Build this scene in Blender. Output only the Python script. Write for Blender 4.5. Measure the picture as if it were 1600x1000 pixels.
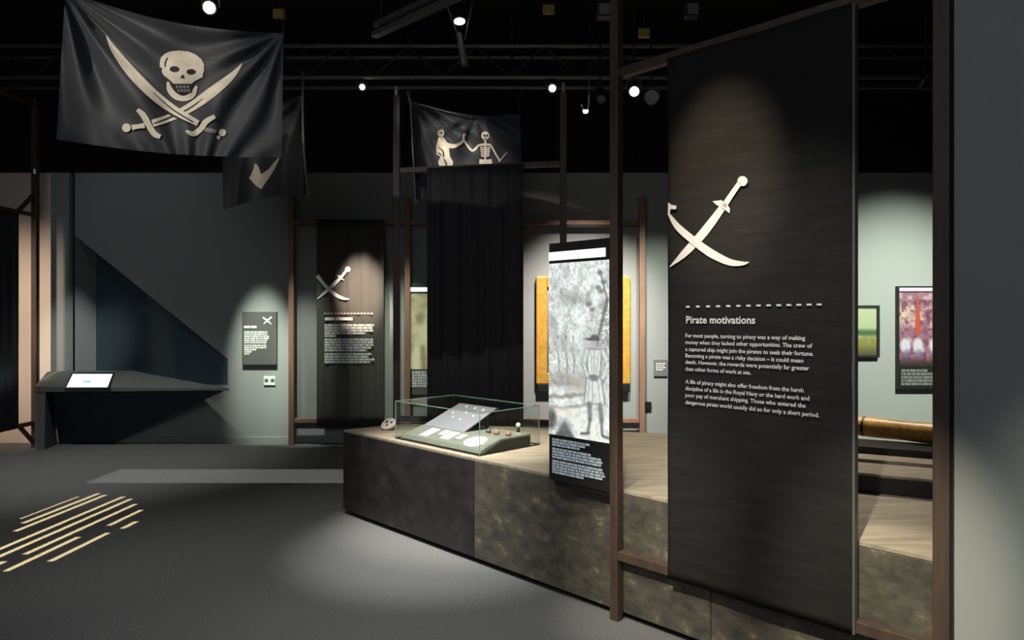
import bpy, bmesh, math, random
import numpy as np
from mathutils import Vector, Matrix
from mathutils.geometry import tessellate_polygon

random.seed(7); rng = np.random.default_rng(7)
S = bpy.context.scene
for o in list(bpy.data.objects): bpy.data.objects.remove(o)
COL = S.collection
F = 1080.0; HY = 495.0; EYE = 1.5

# ------------------------------------------------------------------ camera, world, exposure
cam_d = bpy.data.cameras.new('camera'); cam = bpy.data.objects.new('camera', cam_d); COL.objects.link(cam)
cam.location = (0, 0, EYE); cam.rotation_euler = (math.pi/2, 0, 0)
cam_d.sensor_width = 36; cam_d.lens = 36*F/1600; cam_d.shift_y = -(500-HY)/1600
cam_d.clip_start = 0.05
S.camera = cam
S.view_settings.view_transform = 'Standard'; S.view_settings.look = 'None'
S.view_settings.gamma = 1; S.view_settings.use_curve_mapping = False
S.view_settings.exposure = 0.0
w = bpy.data.worlds.new('world'); S.world = w; w.use_nodes = True
w.node_tree.nodes['Background'].inputs[0].default_value = (0.55, 0.6, 0.7, 1)
w.node_tree.nodes['Background'].inputs[1].default_value = 0.02

# soft fill of the gallery: one large unseen area light added behind the camera
def area(name, loc, target, size, energy, color):
    d = bpy.data.lights.new(name, 'AREA'); d.shape = 'RECTANGLE'; d.size = size[0]; d.size_y = size[1]
    d.energy = energy; d.color = color
    o = bpy.data.objects.new(name, d); COL.objects.link(o); o.location = loc
    o.rotation_euler = (Vector(target)-Vector(loc)).to_track_quat('-Z', 'Y').to_euler()
    return o
area('gallery_fill_light', (-2.0, -1.8, 3.2), (-2.0, 8.0, 1.0), (5, 2.4), 70, (0.88, 0.92, 1.0))

# ------------------------------------------------------------------ helpers
def P(px, py, Y):                       # a pixel of the photograph at depth Y
    return Vector(((px-800)/F*Y, Y, EYE-(py-HY)/F*Y))
def PK(px, py, K):                      # a pixel on the 45 degree vertical plane X+Y=K
    k = (px-800)/F; return P(px, py, K/(1+k))
def floor_pt(px, py): return P(px, py, EYE*F/(py-HY))
U = Vector((math.sqrt(.5), -math.sqrt(.5), 0)); V = Vector((math.sqrt(.5), math.sqrt(.5), 0)); ZZ = Vector((0, 0, 1))

def mat(name, col, rough=0.6, metal=0.0, emis=None, es=1.0, noise=None, bump=None, spec=None, sheen=0):
    m = bpy.data.materials.new(name); m.use_nodes = True; nt = m.node_tree; b = nt.nodes['Principled BSDF']
    c = tuple(col)+(1,)
    b.inputs['Base Color'].default_value = c; b.inputs['Roughness'].default_value = rough
    b.inputs['Metallic'].default_value = metal
    if spec is not None: b.inputs['Specular IOR Level'].default_value = spec
    if sheen: b.inputs['Sheen Weight'].default_value = sheen
    if emis:
        b.inputs['Emission Color'].default_value = tuple(emis)+(1,); b.inputs['Emission Strength'].default_value = es
    tc = nt.nodes.new('ShaderNodeTexCoord')
    if noise:                           # (second colour, scale xyz, lo, hi, detail)
        c2, sc, lo, hi = noise[:4]
        mp = nt.nodes.new('ShaderNodeMapping'); mp.inputs['Scale'].default_value = sc
        n = nt.nodes.new('ShaderNodeTexNoise'); n.inputs['Scale'].default_value = 1; n.inputs['Detail'].default_value = 6
        n.inputs['Roughness'].default_value = 0.65
        r = nt.nodes.new('ShaderNodeValToRGB'); r.color_ramp.elements[0].position = lo; r.color_ramp.elements[1].position = hi
        r.color_ramp.elements[0].color = c; r.color_ramp.elements[1].color = tuple(c2)+(1,)
        if len(noise) > 4:
            e = r.color_ramp.elements.new((lo+hi)/2); e.color = tuple(noise[4])+(1,)
        nt.links.new(tc.outputs['Object'], mp.inputs[0]); nt.links.new(mp.outputs[0], n.inputs['Vector'])
        nt.links.new(n.outputs['Fac'], r.inputs[0]); nt.links.new(r.outputs[0], b.inputs['Base Color'])
    if bump:                            # (scale xyz, strength, distance)
        sc, st, dist = bump
        mp = nt.nodes.new('ShaderNodeMapping'); mp.inputs['Scale'].default_value = sc
        n = nt.nodes.new('ShaderNodeTexNoise'); n.inputs['Scale'].default_value = 1; n.inputs['Detail'].default_value = 4
        bp = nt.nodes.new('ShaderNodeBump'); bp.inputs['Strength'].default_value = st; bp.inputs['Distance'].default_value = dist
        nt.links.new(tc.outputs['Object'], mp.inputs[0]); nt.links.new(mp.outputs[0], n.inputs['Vector'])
        nt.links.new(n.outputs['Fac'], bp.inputs['Height']); nt.links.new(bp.outputs[0], b.inputs['Normal'])
    return m

def vcol_mat(name, emis=0.0, rough=0.6):
    m = bpy.data.materials.new(name); m.use_nodes = True; nt = m.node_tree; b = nt.nodes['Principled BSDF']
    a = nt.nodes.new('ShaderNodeAttribute'); a.attribute_name = 'paint'
    b.inputs['Roughness'].default_value = rough
    nt.links.new(a.outputs['Color'], b.inputs['Base Color'])
    if emis:
        nt.links.new(a.outputs['Color'], b.inputs['Emission Color']); b.inputs['Emission Strength'].default_value = emis
        mx = nt.nodes.new('ShaderNodeMixRGB'); mx.blend_type = 'MULTIPLY'; mx.inputs[0].default_value = 1
        mx.inputs[2].default_value = (.25, .25, .25, 1); nt.links.new(a.outputs['Color'], mx.inputs[1])
        nt.links.new(mx.outputs[0], b.inputs['Base Color'])
    return m

M = {}
M['wall'] = mat('grey_green_wall_paint', (0.215, 0.220, 0.212), 0.75, bump=((60, 60, 60), .08, .002))
M['navy'] = mat('dark_blue_recess_face', (0.034, 0.054, 0.070), 0.6)  # recess face darker and bluer than the wall
M['void'] = mat('black_ceiling_paint', (0.012, 0.012, 0.012), 0.9, noise=((0.02, 0.018, 0.015), (1, 1, 1), .4, .6))
M['blackwall'] = mat('black_drape_wall', (0.008, 0.008, 0.008), 0.9)
M['cream'] = mat('cream_wall_panel', (0.62, 0.52, 0.43), 0.7, bump=((14, 1, .4), .15, .01))
M['carpet'] = mat('charcoal_carpet', (0.088, 0.088, 0.088), 0.95, noise=((0.145, 0.145, 0.144), (90, 90, 90), .3, .7), bump=((160, 160, 160), .4, .002), spec=.1)
M['wood'] = mat('dark_reclaimed_timber', (0.032, 0.020, 0.014), 0.6, noise=((0.082, 0.048, 0.030), (18, 18, 1.6), .3, .75), bump=((40, 40, 3), .3, .003))
M['redwood'] = mat('reddish_timber', (0.15, 0.075, 0.048), 0.6, noise=((0.26, 0.135, 0.085), (18, 18, 2), .3, .75))
M['cloth'] = mat('black_banner_cloth', (0.010, 0.0098, 0.0096), 0.8, noise=((0.0155, 0.0145, 0.0135), (5, 5, 30), .35, .7), bump=((6, 6, 26), .5, .006), spec=.18)
M['drape'] = mat('black_drape_cloth', (0.016, 0.016, 0.020), 0.7, bump=((50, 50, 2), .6, .006), spec=.3)
M['flag'] = mat('black_flag_cloth', (0.024, 0.026, 0.031), 0.6, bump=((120, 120, 120), .15, .002), spec=.35, sheen=.15)
M['bone'] = mat('cream_flag_print', (0.72, 0.64, 0.50), 0.7, noise=((0.52, 0.44, 0.32), (9, 9, 9), .45, .75))
M['bone_dim'] = mat('grey_flag_print', (0.20, 0.18, 0.19), 0.7)
M['ink'] = mat('black_print', (0.008, 0.008, 0.008), 0.8)
M['white'] = mat('white_print', (0.58, 0.57, 0.54), 0.6)
M['textgrey'] = mat('grey_lettering', (0.50, 0.49, 0.46), 0.6)
M['panel'] = mat('dark_grey_panel', (0.075, 0.073, 0.068), 0.5)
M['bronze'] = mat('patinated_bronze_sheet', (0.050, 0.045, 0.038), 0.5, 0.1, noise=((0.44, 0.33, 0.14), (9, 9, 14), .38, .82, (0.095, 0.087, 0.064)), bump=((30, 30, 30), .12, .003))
M['darkbronze'] = mat('dark_shaded_patina_sheet', (0.014, 0.0125, 0.013), 0.5, 0.1, noise=((0.070, 0.050, 0.040), (7, 7, 9), .42, .82, (0.026, 0.022, 0.022)), bump=((30, 30, 30), .12, .003))  # own dark patina, plus some shade put into the colour
M['deck'] = mat('weathered_plinth_top', (0.165, 0.138, 0.100), 0.75, noise=((0.34, 0.29, 0.205), (3, 22, 5), .3, .75), bump=((6, 60, 6), .2, .002))
M['rim'] = mat('pale_plinth_edge', (0.45, 0.39, 0.31), 0.6)
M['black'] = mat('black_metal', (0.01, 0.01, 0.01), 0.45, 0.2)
M['gap'] = mat('shadow_gap_black', (0.006, 0.006, 0.006), 0.9)
M['steel'] = mat('dull_grey_steel', (0.16, 0.16, 0.155), 0.5, 0.5)
M['alu'] = mat('aluminium_pole', (0.35, 0.36, 0.37), 0.35, 0.8)
M['lampblack'] = mat('black_lamp_body', (0.02, 0.02, 0.02), 0.4, 0.3)
M['lens'] = mat('lit_lamp_lens', (1, 1, 1), 0.3, emis=(1, 0.86, 0.66), es=45)
M['lens_dim'] = mat('softly_lit_lens', (1, 1, 1), 0.3, emis=(1, 0.93, 0.85), es=3)
M['yellow'] = mat('yellow_tag', (0.22, 0.15, 0.02), 0.6)
M['gilt'] = mat('gilded_frame', (0.50, 0.24, 0.03), 0.4, 0.45, noise=((0.72, 0.38, 0.07), (20, 20, 20), .3, .7), bump=((40, 40, 40), .4, .006))
M['log'] = mat('varnished_timber_spar', (0.42, 0.20, 0.03), 0.4, noise=((0.85, 0.48, 0.12), (14, 14, 3), .35, .7))
M['console'] = mat('grey_olive_console', (0.105, 0.112, 0.10), 0.6)
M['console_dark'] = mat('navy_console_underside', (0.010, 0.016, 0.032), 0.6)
M['screen'] = mat('lit_touch_screen', (0.1, 0.1, 0.1), 0.2, emis=(0.72, 0.95, 1.0), es=1.35)
M['screenline'] = mat('screen_graphic', (0.1, 0.1, 0.1), 0.2, emis=(0.45, 0.72, 0.85), es=1.0)
M['tube'] = mat('white_light_bar', (.1, .1, .1), 0.3, emis=(0.95, 1.0, 1.0), es=1.3)
M['tube_pink'] = mat('violet_light_bar', (.1, .1, .1), 0.3, emis=(0.92, 0.72, 1.0), es=.85)
M['socket'] = mat('white_socket_plastic', (0.55, 0.58, 0.54), 0.4)
M['greyplate'] = mat('grey_label_plate', (0.11, 0.11, 0.108), 0.6)
M['casebase'] = mat('khaki_case_board', (0.17, 0.175, 0.145), 0.6)
M['lavender'] = mat('lavender_grey_board', (0.23, 0.215, 0.25), 0.45)
M['paper'] = mat('cream_label_card', (0.78, 0.76, 0.66), 0.6)
M['whitecard'] = mat('white_oval_card', (0.92, 0.92, 0.92), 0.5)
M['coin'] = mat('tarnished_coin', (0.8, 0.78, 0.78), 0.5, 0.2)
M['redclay'] = mat('reddish_brown_relic', (0.34, 0.13, 0.08), 0.6)
M['pinkish'] = mat('pale_pink_plaque', (0.60, 0.52, 0.48), 0.6)
M['glass_edge'] = mat('green_glass_edge', (0.16, 0.26, 0.21), 0.15, emis=None)
M['paint'] = vcol_mat('printed_picture'); M['paint_lit'] = vcol_mat('backlit_picture', emis=1.05); M['paint_soft'] = vcol_mat('softly_glowing_picture', emis=0.45)

def glass():
    m = bpy.data.materials.new('clear_case_glass'); m.use_nodes = True; nt = m.node_tree
    for n in list(nt.nodes): nt.nodes.remove(n)
    out = nt.nodes.new('ShaderNodeOutputMaterial'); t = nt.nodes.new('ShaderNodeBsdfTransparent'); g = nt.nodes.new('ShaderNodeBsdfGlossy')
    t.inputs[0].default_value = (0.955, 0.98, 0.968, 1); g.inputs['Roughness'].default_value = 0.02
    lw = nt.nodes.new('ShaderNodeLayerWeight'); lw.inputs[0].default_value = .5; pw = nt.nodes.new('ShaderNodeMath'); pw.operation = 'POWER'; pw.inputs[1].default_value = 4
    ml = nt.nodes.new('ShaderNodeMath'); ml.operation = 'MULTIPLY_ADD'; ml.inputs[1].default_value = .35; ml.inputs[2].default_value = .02
    mx = nt.nodes.new('ShaderNodeMixShader'); nt.links.new(lw.outputs['Facing'], pw.inputs[0]); nt.links.new(pw.outputs[0], ml.inputs[0])
    nt.links.new(ml.outputs[0], mx.inputs[0]); nt.links.new(t.outputs[0], mx.inputs[1]); nt.links.new(g.outputs[0], mx.inputs[2])
    nt.links.new(mx.outputs[0], out.inputs[0]); return m
M['glass'] = glass()

def tag(o, label=None, cat=None, group=None, kind=None):
    if label: o['label'] = label
    if cat: o['category'] = cat
    if group: o['group'] = group
    if kind: o['kind'] = kind
    return o
def mesh_obj(name, verts, faces, m, parent=None, smooth=False):
    me = bpy.data.meshes.new(name); me.from_pydata([tuple(v) for v in verts], [], faces); me.update()
    me.materials.append(m)
    if smooth: me.polygons.foreach_set('use_smooth', [True]*len(me.polygons))
    o = bpy.data.objects.new(name, me); COL.objects.link(o)
    if parent: adopt(o, parent)
    return o
def adopt(o, parent):
    o.parent = parent; o.matrix_parent_inverse = world_of(parent).inverted()
def world_of(o):
    m = o.matrix_basis.copy()
    if o.parent: m = world_of(o.parent) @ o.matrix_parent_inverse @ m
    return m
def thing(name, loc, label, cat, group=None):
    o = bpy.data.objects.new(name, None); o.empty_display_size = .1; COL.objects.link(o); o.location = loc
    return tag(o, label, cat, group)

class MB:
    def __init__(s): s.v = []; s.f = []
    def add(s, vs, fs):
        n = len(s.v); s.v += [Vector(v) for v in vs]; s.f += [tuple(i+n for i in f) for f in fs]; return s
    def obox(s, c, ax, ay, az):         # centre + half-axis vectors
        c = Vector(c); ax = Vector(ax); ay = Vector(ay); az = Vector(az)
        vs = [c+sx*ax+sy*ay+sz*az for sz in (-1, 1) for sx, sy in ((-1, -1), (1, -1), (1, 1), (-1, 1))]
        fs = [(0, 3, 2, 1), (4, 5, 6, 7), (0, 1, 5, 4), (1, 2, 6, 5), (2, 3, 7, 6), (3, 0, 4, 7)]
        if ax.cross(ay).dot(az) < 0: fs = [tuple(reversed(f)) for f in fs]
        return s.add(vs, fs)
    def box(s, a, b):
        a = Vector(a); b = Vector(b); c = (a+b)/2; h = (b-a)/2
        return s.obox(c, (abs(h.x), 0, 0), (0, abs(h.y), 0), (0, 0, abs(h.z)))
    def bar(s, a, b, w, d, side=None):  # bar from a to b, w wide along side, d deep
        a = Vector(a); b = Vector(b); t = (b-a).normalized()
        if side is None: side = Vector((1, 0, 0)) if abs(t.x) < .9 else Vector((0, 1, 0))
        x = (Vector(side)-t*Vector(side).dot(t)).normalized(); y = t.cross(x)
        return s.obox((a+b)/2, x*w/2, y*d/2, t*(b-a).length/2)
    def tube(s, pts, r, n=10, caps=True):
        pts = [Vector(p) for p in pts]; rr = r if isinstance(r, (list, tuple)) else [r]*len(pts)
        rings = []; n0 = len(s.v); up = None
        for i, p in enumerate(pts):
            t = (pts[min(i+1, len(pts)-1)]-pts[max(i-1, 0)]).normalized()
            if up is None: up = Vector((0, 0, 1)) if abs(t.z) < .9 else Vector((1, 0, 0))
            x = (up-t*up.dot(t)).normalized(); y = t.cross(x); up = x
            rings.append([p+rr[i]*(math.cos(2*math.pi*k/n)*x+math.sin(2*math.pi*k/n)*y) for k in range(n)])
        vs = [q for r_ in rings for q in r_]; fs = []
        for i in range(len(pts)-1):
            for k in range(n): a = i*n+k; b = i*n+(k+1) % n; fs.append((a, b, b+n, a+n))
        if caps: fs.append(tuple(range(n-1, -1, -1))); fs.append(tuple((len(pts)-1)*n+k for k in range(n)))
        return s.add(vs, fs)
    def prism(s, poly, z0, z1):         # polygon in XY
        n = len(poly); ar = sum(poly[i][0]*poly[(i+1) % n][1]-poly[(i+1) % n][0]*poly[i][1] for i in range(n))
        if ar < 0: poly = poly[::-1]
        vs = [(p[0], p[1], z0) for p in poly]+[(p[0], p[1], z1) for p in poly]
        fs = [tuple(range(n-1, -1, -1)), tuple(range(n, 2*n))]+[(i, (i+1) % n, (i+1) % n+n, i+n) for i in range(n)]
        return s.add(vs, fs)
    def loft(s, a, b):                  # two same-length polygons in space
        n = len(a); return s.add(list(a)+list(b), [tuple(range(n-1, -1, -1)), tuple(range(n, 2*n))]+[(i, (i+1) % n, (i+1) % n+n, i+n) for i in range(n)])
    def build(s, name, m, parent=None, bevel=0, smooth=False):
        o = mesh_obj(name, s.v, s.f, m, parent, smooth)
        bm = bmesh.new(); bm.from_mesh(o.data); bmesh.ops.recalc_face_normals(bm, faces=bm.faces); bm.to_mesh(o.data); bm.free()
        if bevel:
            b = o.modifiers.new('bevel', 'BEVEL'); b.width = bevel; b.segments = 2; b.limit_method = 'ANGLE'
        return o

def struct(name, mb, m, bevel=0):
    o = mb.build(name, m, bevel=bevel); o['kind'] = 'structure'; return o

# flat shapes in picture coordinates, mapped onto a surface
def ribbon(pts, closed=False, n=6):
    """pts: (x,y,width) control points -> polygon outline"""
    q = []
    for i in range(len(pts)-1):
        p0 = pts[max(i-1, 0)]; p1 = pts[i]; p2 = pts[i+1]; p3 = pts[min(i+2, len(pts)-1)]
        for k in range(n):
            t = k/n
            q.append(tuple(.5*((2*p1[j])+(-p0[j]+p2[j])*t+(2*p0[j]-5*p1[j]+4*p2[j]-p3[j])*t*t+(-p0[j]+3*p1[j]-3*p2[j]+p3[j])*t**3) for j in range(3)))
    q.append(tuple(pts[-1])); L = []; R = []
    for i, p in enumerate(q):
        a = q[max(i-1, 0)]; b = q[min(i+1, len(q)-1)]; dx, dy = b[0]-a[0], b[1]-a[1]; l = math.hypot(dx, dy) or 1
        nx, ny = -dy/l, dx/l; h = max(p[2], .5)/2
        L.append((p[0]+nx*h, p[1]+ny*h)); R.append((p[0]-nx*h, p[1]-ny*h))
    return ('strip', L, R)
def ell(cx, cy, rx, ry=None, n=20, rot=0):
    ry = ry or rx; c, s_ = math.cos(rot), math.sin(rot)
    return [(cx+rx*math.cos(2*math.pi*k/n)*c-ry*math.sin(2*math.pi*k/n)*s_, cy+rx*math.cos(2*math.pi*k/n)*s_+ry*math.sin(2*math.pi*k/n)*c) for k in range(n)]
def print_mesh(name, shapes, mapper, m, parent, off=0.004, sc=1.0, ox=0.0, oy=0.0, cut=9.0, step=0.0):
    """shapes in (zoom) pixels -> mesh lying off in front of the surface mapper(px,py,off)"""
    bm = bmesh.new()
    for k, sh in enumerate(shapes):
        o_ = off+step*k
        if isinstance(sh, tuple) and sh[0] == 'strip':
            L, R = sh[1], sh[2]; polys = [[L[i], R[i], R[i+1], L[i+1]] for i in range(len(L)-1)]
        else:
            t = tessellate_polygon([[Vector((p[0], p[1], 0)) for p in sh]]); polys = [[sh[i] for i in tri] for tri in t]
        tmp = bmesh.new()
        for pl in polys:
            vs = [tmp.verts.new((ox+p[0]/sc, oy+p[1]/sc, 0)) for p in pl]
            try: tmp.faces.new(vs)
            except Exception: pass
        bmesh.ops.remove_doubles(tmp, verts=tmp.verts, dist=1e-4)
        for _ in range(3):
            es = [e for e in tmp.edges if e.calc_length() > cut]
            if not es: break
            bmesh.ops.subdivide_edges(tmp, edges=es, cuts=1); bmesh.ops.triangulate(tmp, faces=tmp.faces)
        ind = {}
        for v in tmp.verts: ind[v] = bm.verts.new(mapper(v.co.x, v.co.y, o_))
        for f in tmp.faces:
            try: bm.faces.new([ind[v] for v in f.verts])
            except Exception: pass
        tmp.free()
    me = bpy.data.meshes.new(name)
    bm.to_mesh(me); bm.free(); me.materials.append(m)
    o = bpy.data.objects.new(name, me); COL.objects.link(o)
    if parent: adopt(o, parent)
    return o

def picture(name, mapper, nx, ny, fn, m, parent):
    """grid mesh coloured per vertex; mapper(u,v)->point, fn(U,V)->rgb arrays (u right, v down)"""
    u = np.linspace(0, 1, nx); v = np.linspace(0, 1, ny); UU, VV = np.meshgrid(u, v)
    col = np.clip(fn(UU, VV), 0, 1).reshape(-1, 3)
    verts = [mapper(a, b) for a, b in zip(UU.ravel(), VV.ravel())]
    faces = [(j*nx+i, (j+1)*nx+i, (j+1)*nx+i+1, j*nx+i+1) for j in range(ny-1) for i in range(nx-1)]
    o = mesh_obj(name, verts, faces, m, parent)
    at = o.data.color_attributes.new('paint', 'FLOAT_COLOR', 'POINT')
    lin = np.where(col <= .04045, col/12.92, ((col+.055)/1.055)**2.4)
    at.data.foreach_set('color', np.concatenate([lin, np.ones((len(lin), 1))], 1).astype(np.float32).ravel())
    return o
def vnoise(U, V, sx, sy, seed):
    r = np.random.default_rng(seed); g = r.random((int(sy)+3, int(sx)+3)); x = U*sx; y = V*sy
    xi = x.astype(int); yi = y.astype(int); fx = x-xi; fy = y-yi; fx = fx*fx*(3-2*fx); fy = fy*fy*(3-2*fy)
    return (g[yi, xi]*(1-fx)+g[yi, xi+1]*fx)*(1-fy)+(g[yi+1, xi]*(1-fx)+g[yi+1, xi+1]*fx)*fy
def fbm(U, V, sx, sy, seed, o=4):
    t = 0; a = .5; n = 0
    for k in range(o): t = t+a*vnoise(U, V, sx*2**k, sy*2**k, seed+k); n += a; a *= .6
    return t/n
def rgb(U, c): return np.ones(U.shape+(3,))*np.array(c)
def mixc(C, c, a): a = np.clip(a, 0, 1)[..., None]; return C*(1-a)+np.array(c)*a
def blob(U, V, x, y, rx, ry, soft=.3): d = np.sqrt(((U-x)/rx)**2+((V-y)/ry)**2); return np.clip((1+soft-d)/(soft*2), 0, 1)
def seg(U, V, x0, y0, x1, y1, w, asp=1.0, soft=.6):
    dx, dy = x1-x0, (y1-y0)*asp; t = np.clip(((U-x0)*dx+(V-y0)*asp*dy)/(dx*dx+dy*dy+1e-9), 0, 1)
    d = np.hypot(U-x0-t*dx, (V-y0)*asp-t*dy); return np.clip((w*(1+soft)-d)/(w*soft*2), 0, 1)

def greek(name, rows, o, ax, ay, m, parent, ch=.6, seed=1):
    """rows of word-sized strokes: rows=(x0,x1,y,h) in metres along ax / down ay from o"""
    r = random.Random(seed); mb = MB()
    for x0, x1, y, h in rows:
        x = x0
        while x < x1-h*.3:
            l = min(h*r.choice([1.0, 1.6, 2.4, 3.2, 4.2]), x1-x)
            a = Vector(o)+ax*x+ay*y; b = a+ax*l; c = b+ay*h; d = a+ay*h
            mb.add([a, d, c, b], [(0, 1, 2, 3)]); x += l+h*.38
    return mb.build(name, m, parent)

def text_mesh(lines, name, m, parent, bold=0.0):
    """lines: (string, origin, width, size); reads along U in the 45 degree plane"""
    rot = Matrix.Rotation(-math.pi/4, 4, 'Z') @ Matrix.Rotation(math.pi/2, 4, 'X'); V_, F_ = [], []
    for s_, org, wdt, size in lines:
        c = bpy.data.curves.new('lettering', 'FONT'); c.body = s_; c.size = size; c.offset = bold*size; c.resolution_u = 2; c.fill_mode = 'FRONT'
        t = bpy.data.objects.new('lettering', c); COL.objects.link(t); bpy.context.view_layer.update()
        me = bpy.data.meshes.new_from_object(t.evaluated_get(bpy.context.evaluated_depsgraph_get()))
        xs = [v.co.x for v in me.vertices]; k = wdt/(max(xs)-min(xs)); n = len(V_)
        for v in me.vertices: V_.append(Vector(org)+rot @ Vector(((v.co.x-min(xs))*k, v.co.y, 0)))
        F_ += [tuple(i+n for i in p.vertices) for p in me.polygons]
        bpy.data.objects.remove(t); bpy.data.curves.remove(c); bpy.data.meshes.remove(me)
    return mesh_obj(name, V_, F_, m, parent)

# ------------------------------------------------------------------ the room
BW = 8.22                                   # back partition plane
struct('floor', MB().box((-9, -3, -.1), (8, 12, 0)), M['carpet'])
struct('ceiling', MB().box((-9, -3, 5.2), (8, 12, 5.3)), M['void'])
struct('wall_rear_black', MB().box((-9, 9.8, 0), (8, 9.95, 5.2)), M['blackwall'])
struct('wall_left', MB().box((-9.1, -3, 0), (-9, 12, 5.2)), M['blackwall'])
struct('wall_east', MB().box((8, -3, 0), (8.1, 12, 5.2)), M['blackwall'])
struct('wall_behind_camera', MB().box((-9, -3.1, 0), (8, -3, 5.2)), M['blackwall'])
TOP = EYE+(HY-270)/F*BW
xg = lambda px: (px-800)/F*BW
# cream panel wall, far left
struct('wall_cream', MB().box((-8.4, BW, 0), (xg(80), BW+.15, TOP)), M['cream'])
struct('wall_back_strip', MB().box((xg(80)+.002, BW-.01, 0), (xg(109), BW+.14, TOP)), M['wall'])
struct('wall_back_gap', MB().box((xg(109), BW+.06, 0), (xg(117), BW+.14, TOP)), M['gap'])
# main back wall with a wedge-shaped recess
xl = xg(117); xr = xg(356); zt = EYE-(368-HY)/F*BW; zr = EYE-(561-HY)/F*BW; dp = .40; xd = xl+.01
mb = MB()
A_ = Vector((xl, BW, TOP)); B_ = Vector((xl, BW, zt)); C_ = Vector((xr, BW, zr)); D_ = Vector((xr, BW, TOP)); E_ = Vector((xr, BW, 0)); RB = .69; I_ = Vector((xr, BW, RB)); J_ = Vector((xl, BW, RB)); K_ = Vector((xl, BW, 0))
XR = 6.5
G_ = Vector((XR, BW, 0)); H_ = Vector((XR, BW, TOP))
mb.add([A_, B_, C_, D_], [(0, 1, 2, 3)]); mb.add([D_, C_, I_, E_, G_, H_], [(0, 1, 2, 3, 4, 5)]); mb.add([J_, K_, E_, I_], [(0, 1, 2, 3)])
off = Vector((0, .6, 0))
mb.add([A_, D_, H_, H_+off, D_+off, A_+off], [(0, 1, 4, 5), (1, 2, 3, 4)]); mb.add([A_, B_, B_+off, A_+off], [(0, 1, 2, 3)])
mb.add([A_+off, H_+off, G_+off, Vector((xl, BW+.6, 0))], [(0, 1, 2, 3)])
struct('wall_back', mb, M['wall'])
b2 = Vector((xd, BW+dp, zt-.02)); b3 = Vector((xd, BW+dp, RB))
struct('wall_recess_jamb', MB().add([B_, b2, b3, J_], [(0, 1, 2, 3)]), M['wall'])
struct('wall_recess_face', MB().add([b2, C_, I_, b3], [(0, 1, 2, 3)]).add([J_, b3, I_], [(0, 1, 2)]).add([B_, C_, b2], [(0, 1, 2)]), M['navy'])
struct('baseboard_back', MB().box((xl, BW-.014, 0), (XR, BW-.001, .075)), M['wall'], .003)
# near partition on the right, in line with the timber frame
KF = 3.9445                                  # line of the frame: X+Y
E0 = PK(1491, 495, KF-.02); E0.z = 0
wr = MB().obox(E0+U*1.6+V*.06+ZZ*1.75, U*1.6, V*.06, ZZ*1.75)
struct('wall_right', wr, M['wall'])
struct('dark_gap_filler_1', MB().obox(E0-U*.012+V*.045+ZZ*1.75, U*.014, V*.03, ZZ*1.75), M['gap'])  # black strip added to keep the slot beside the post dark

# ------------------------------------------------------------------ stage plinth
KP = 3.992; ZP = .638
def kp(px): k = (px-800)/F; Y = KP/(1+k); return (k*Y, Y)
A = kp(537); B = kp(1484)
def top_at(px, py, z=ZP): p = P(px, py, (EYE-z)*F/(py-HY)); return (p.x, p.y)
poly = [A, B, (B[0]+1.0, B[1]+1.0), (2.6, 4.3), (1.9, 4.95), top_at(1046, 678), top_at(850, 668), top_at(629, 662)]
plinth = thing('stage_plinth', ((A[0]+B[0])/2+.3, 4.2, 0), 'long low angled plinth with mottled bronze sides and tan deck in mid floor', 'plinth')
inset = .0
MB().prism(poly, .03, ZP-.018).build('casing', M['darkbronze'], plinth, .003)
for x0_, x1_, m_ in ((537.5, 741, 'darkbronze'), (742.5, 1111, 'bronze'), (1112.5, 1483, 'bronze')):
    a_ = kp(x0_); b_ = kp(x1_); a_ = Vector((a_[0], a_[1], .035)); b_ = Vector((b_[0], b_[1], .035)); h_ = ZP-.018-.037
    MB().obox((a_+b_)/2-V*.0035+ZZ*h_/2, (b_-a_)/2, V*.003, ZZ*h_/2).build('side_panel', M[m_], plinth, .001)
cx = sum(p[0] for p in poly)/len(poly); cy = sum(p[1] for p in poly)/len(poly)
MB().prism([(p[0]+(cx-p[0])*.03, p[1]+(cy-p[1])*.03) for p in poly], 0, .03).build('recessed_base', M['gap'], plinth)
MB().prism(poly, ZP-.018, ZP).build('deck', M['deck'], plinth, .002)
# tiers behind, to the right
def slab(name, pts, z0, z1, m, par): return MB().prism(pts, z0, z1).build(name, m, par, .003)
tdir = Vector((.89, -.454, 0)); tb = Vector((.454, .89, 0))
def tier(name, px, py, zb, z0, z1, left, right, depth, m, label=None):
    q = Vector(top_at(px, py, zb)+(0,)); a = q-tdir*left; b = q+tdir*right; c = b+tb*depth; d = a+tb*depth
    o = slab(name, [(a.x, a.y), (b.x, b.y), (c.x, c.y), (d.x, d.y)], z0, z1, m, None)
    return o, q
t1, q1 = tier('stage_tier', 1337, 768, ZP, ZP, .720, .55, 1.0, .75, M['black'])
tag(t1, 'low black-edged riser block standing on the tan plinth deck', 'platform')
q = q1; a = q-tdir*.55; b = q+tdir*1.0
o = slab('tier_tread', [(a.x, a.y), (b.x, b.y), (b.x+tb.x*.28, b.y+tb.y*.28), (a.x+tb.x*.28, a.y+tb.y*.28)], .720, .733, M['deck'], t1)
a2 = a+tb*.30; b2_ = b+tb*.30
slab('tier_tread', [(a2.x, a2.y), (b2_.x, b2_.y), (b2_.x+tb.x*.45, b2_.y+tb.y*.45), (a2.x+tb.x*.45, a2.y+tb.y*.45)], .720, .748, M['deck'], t1)
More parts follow.
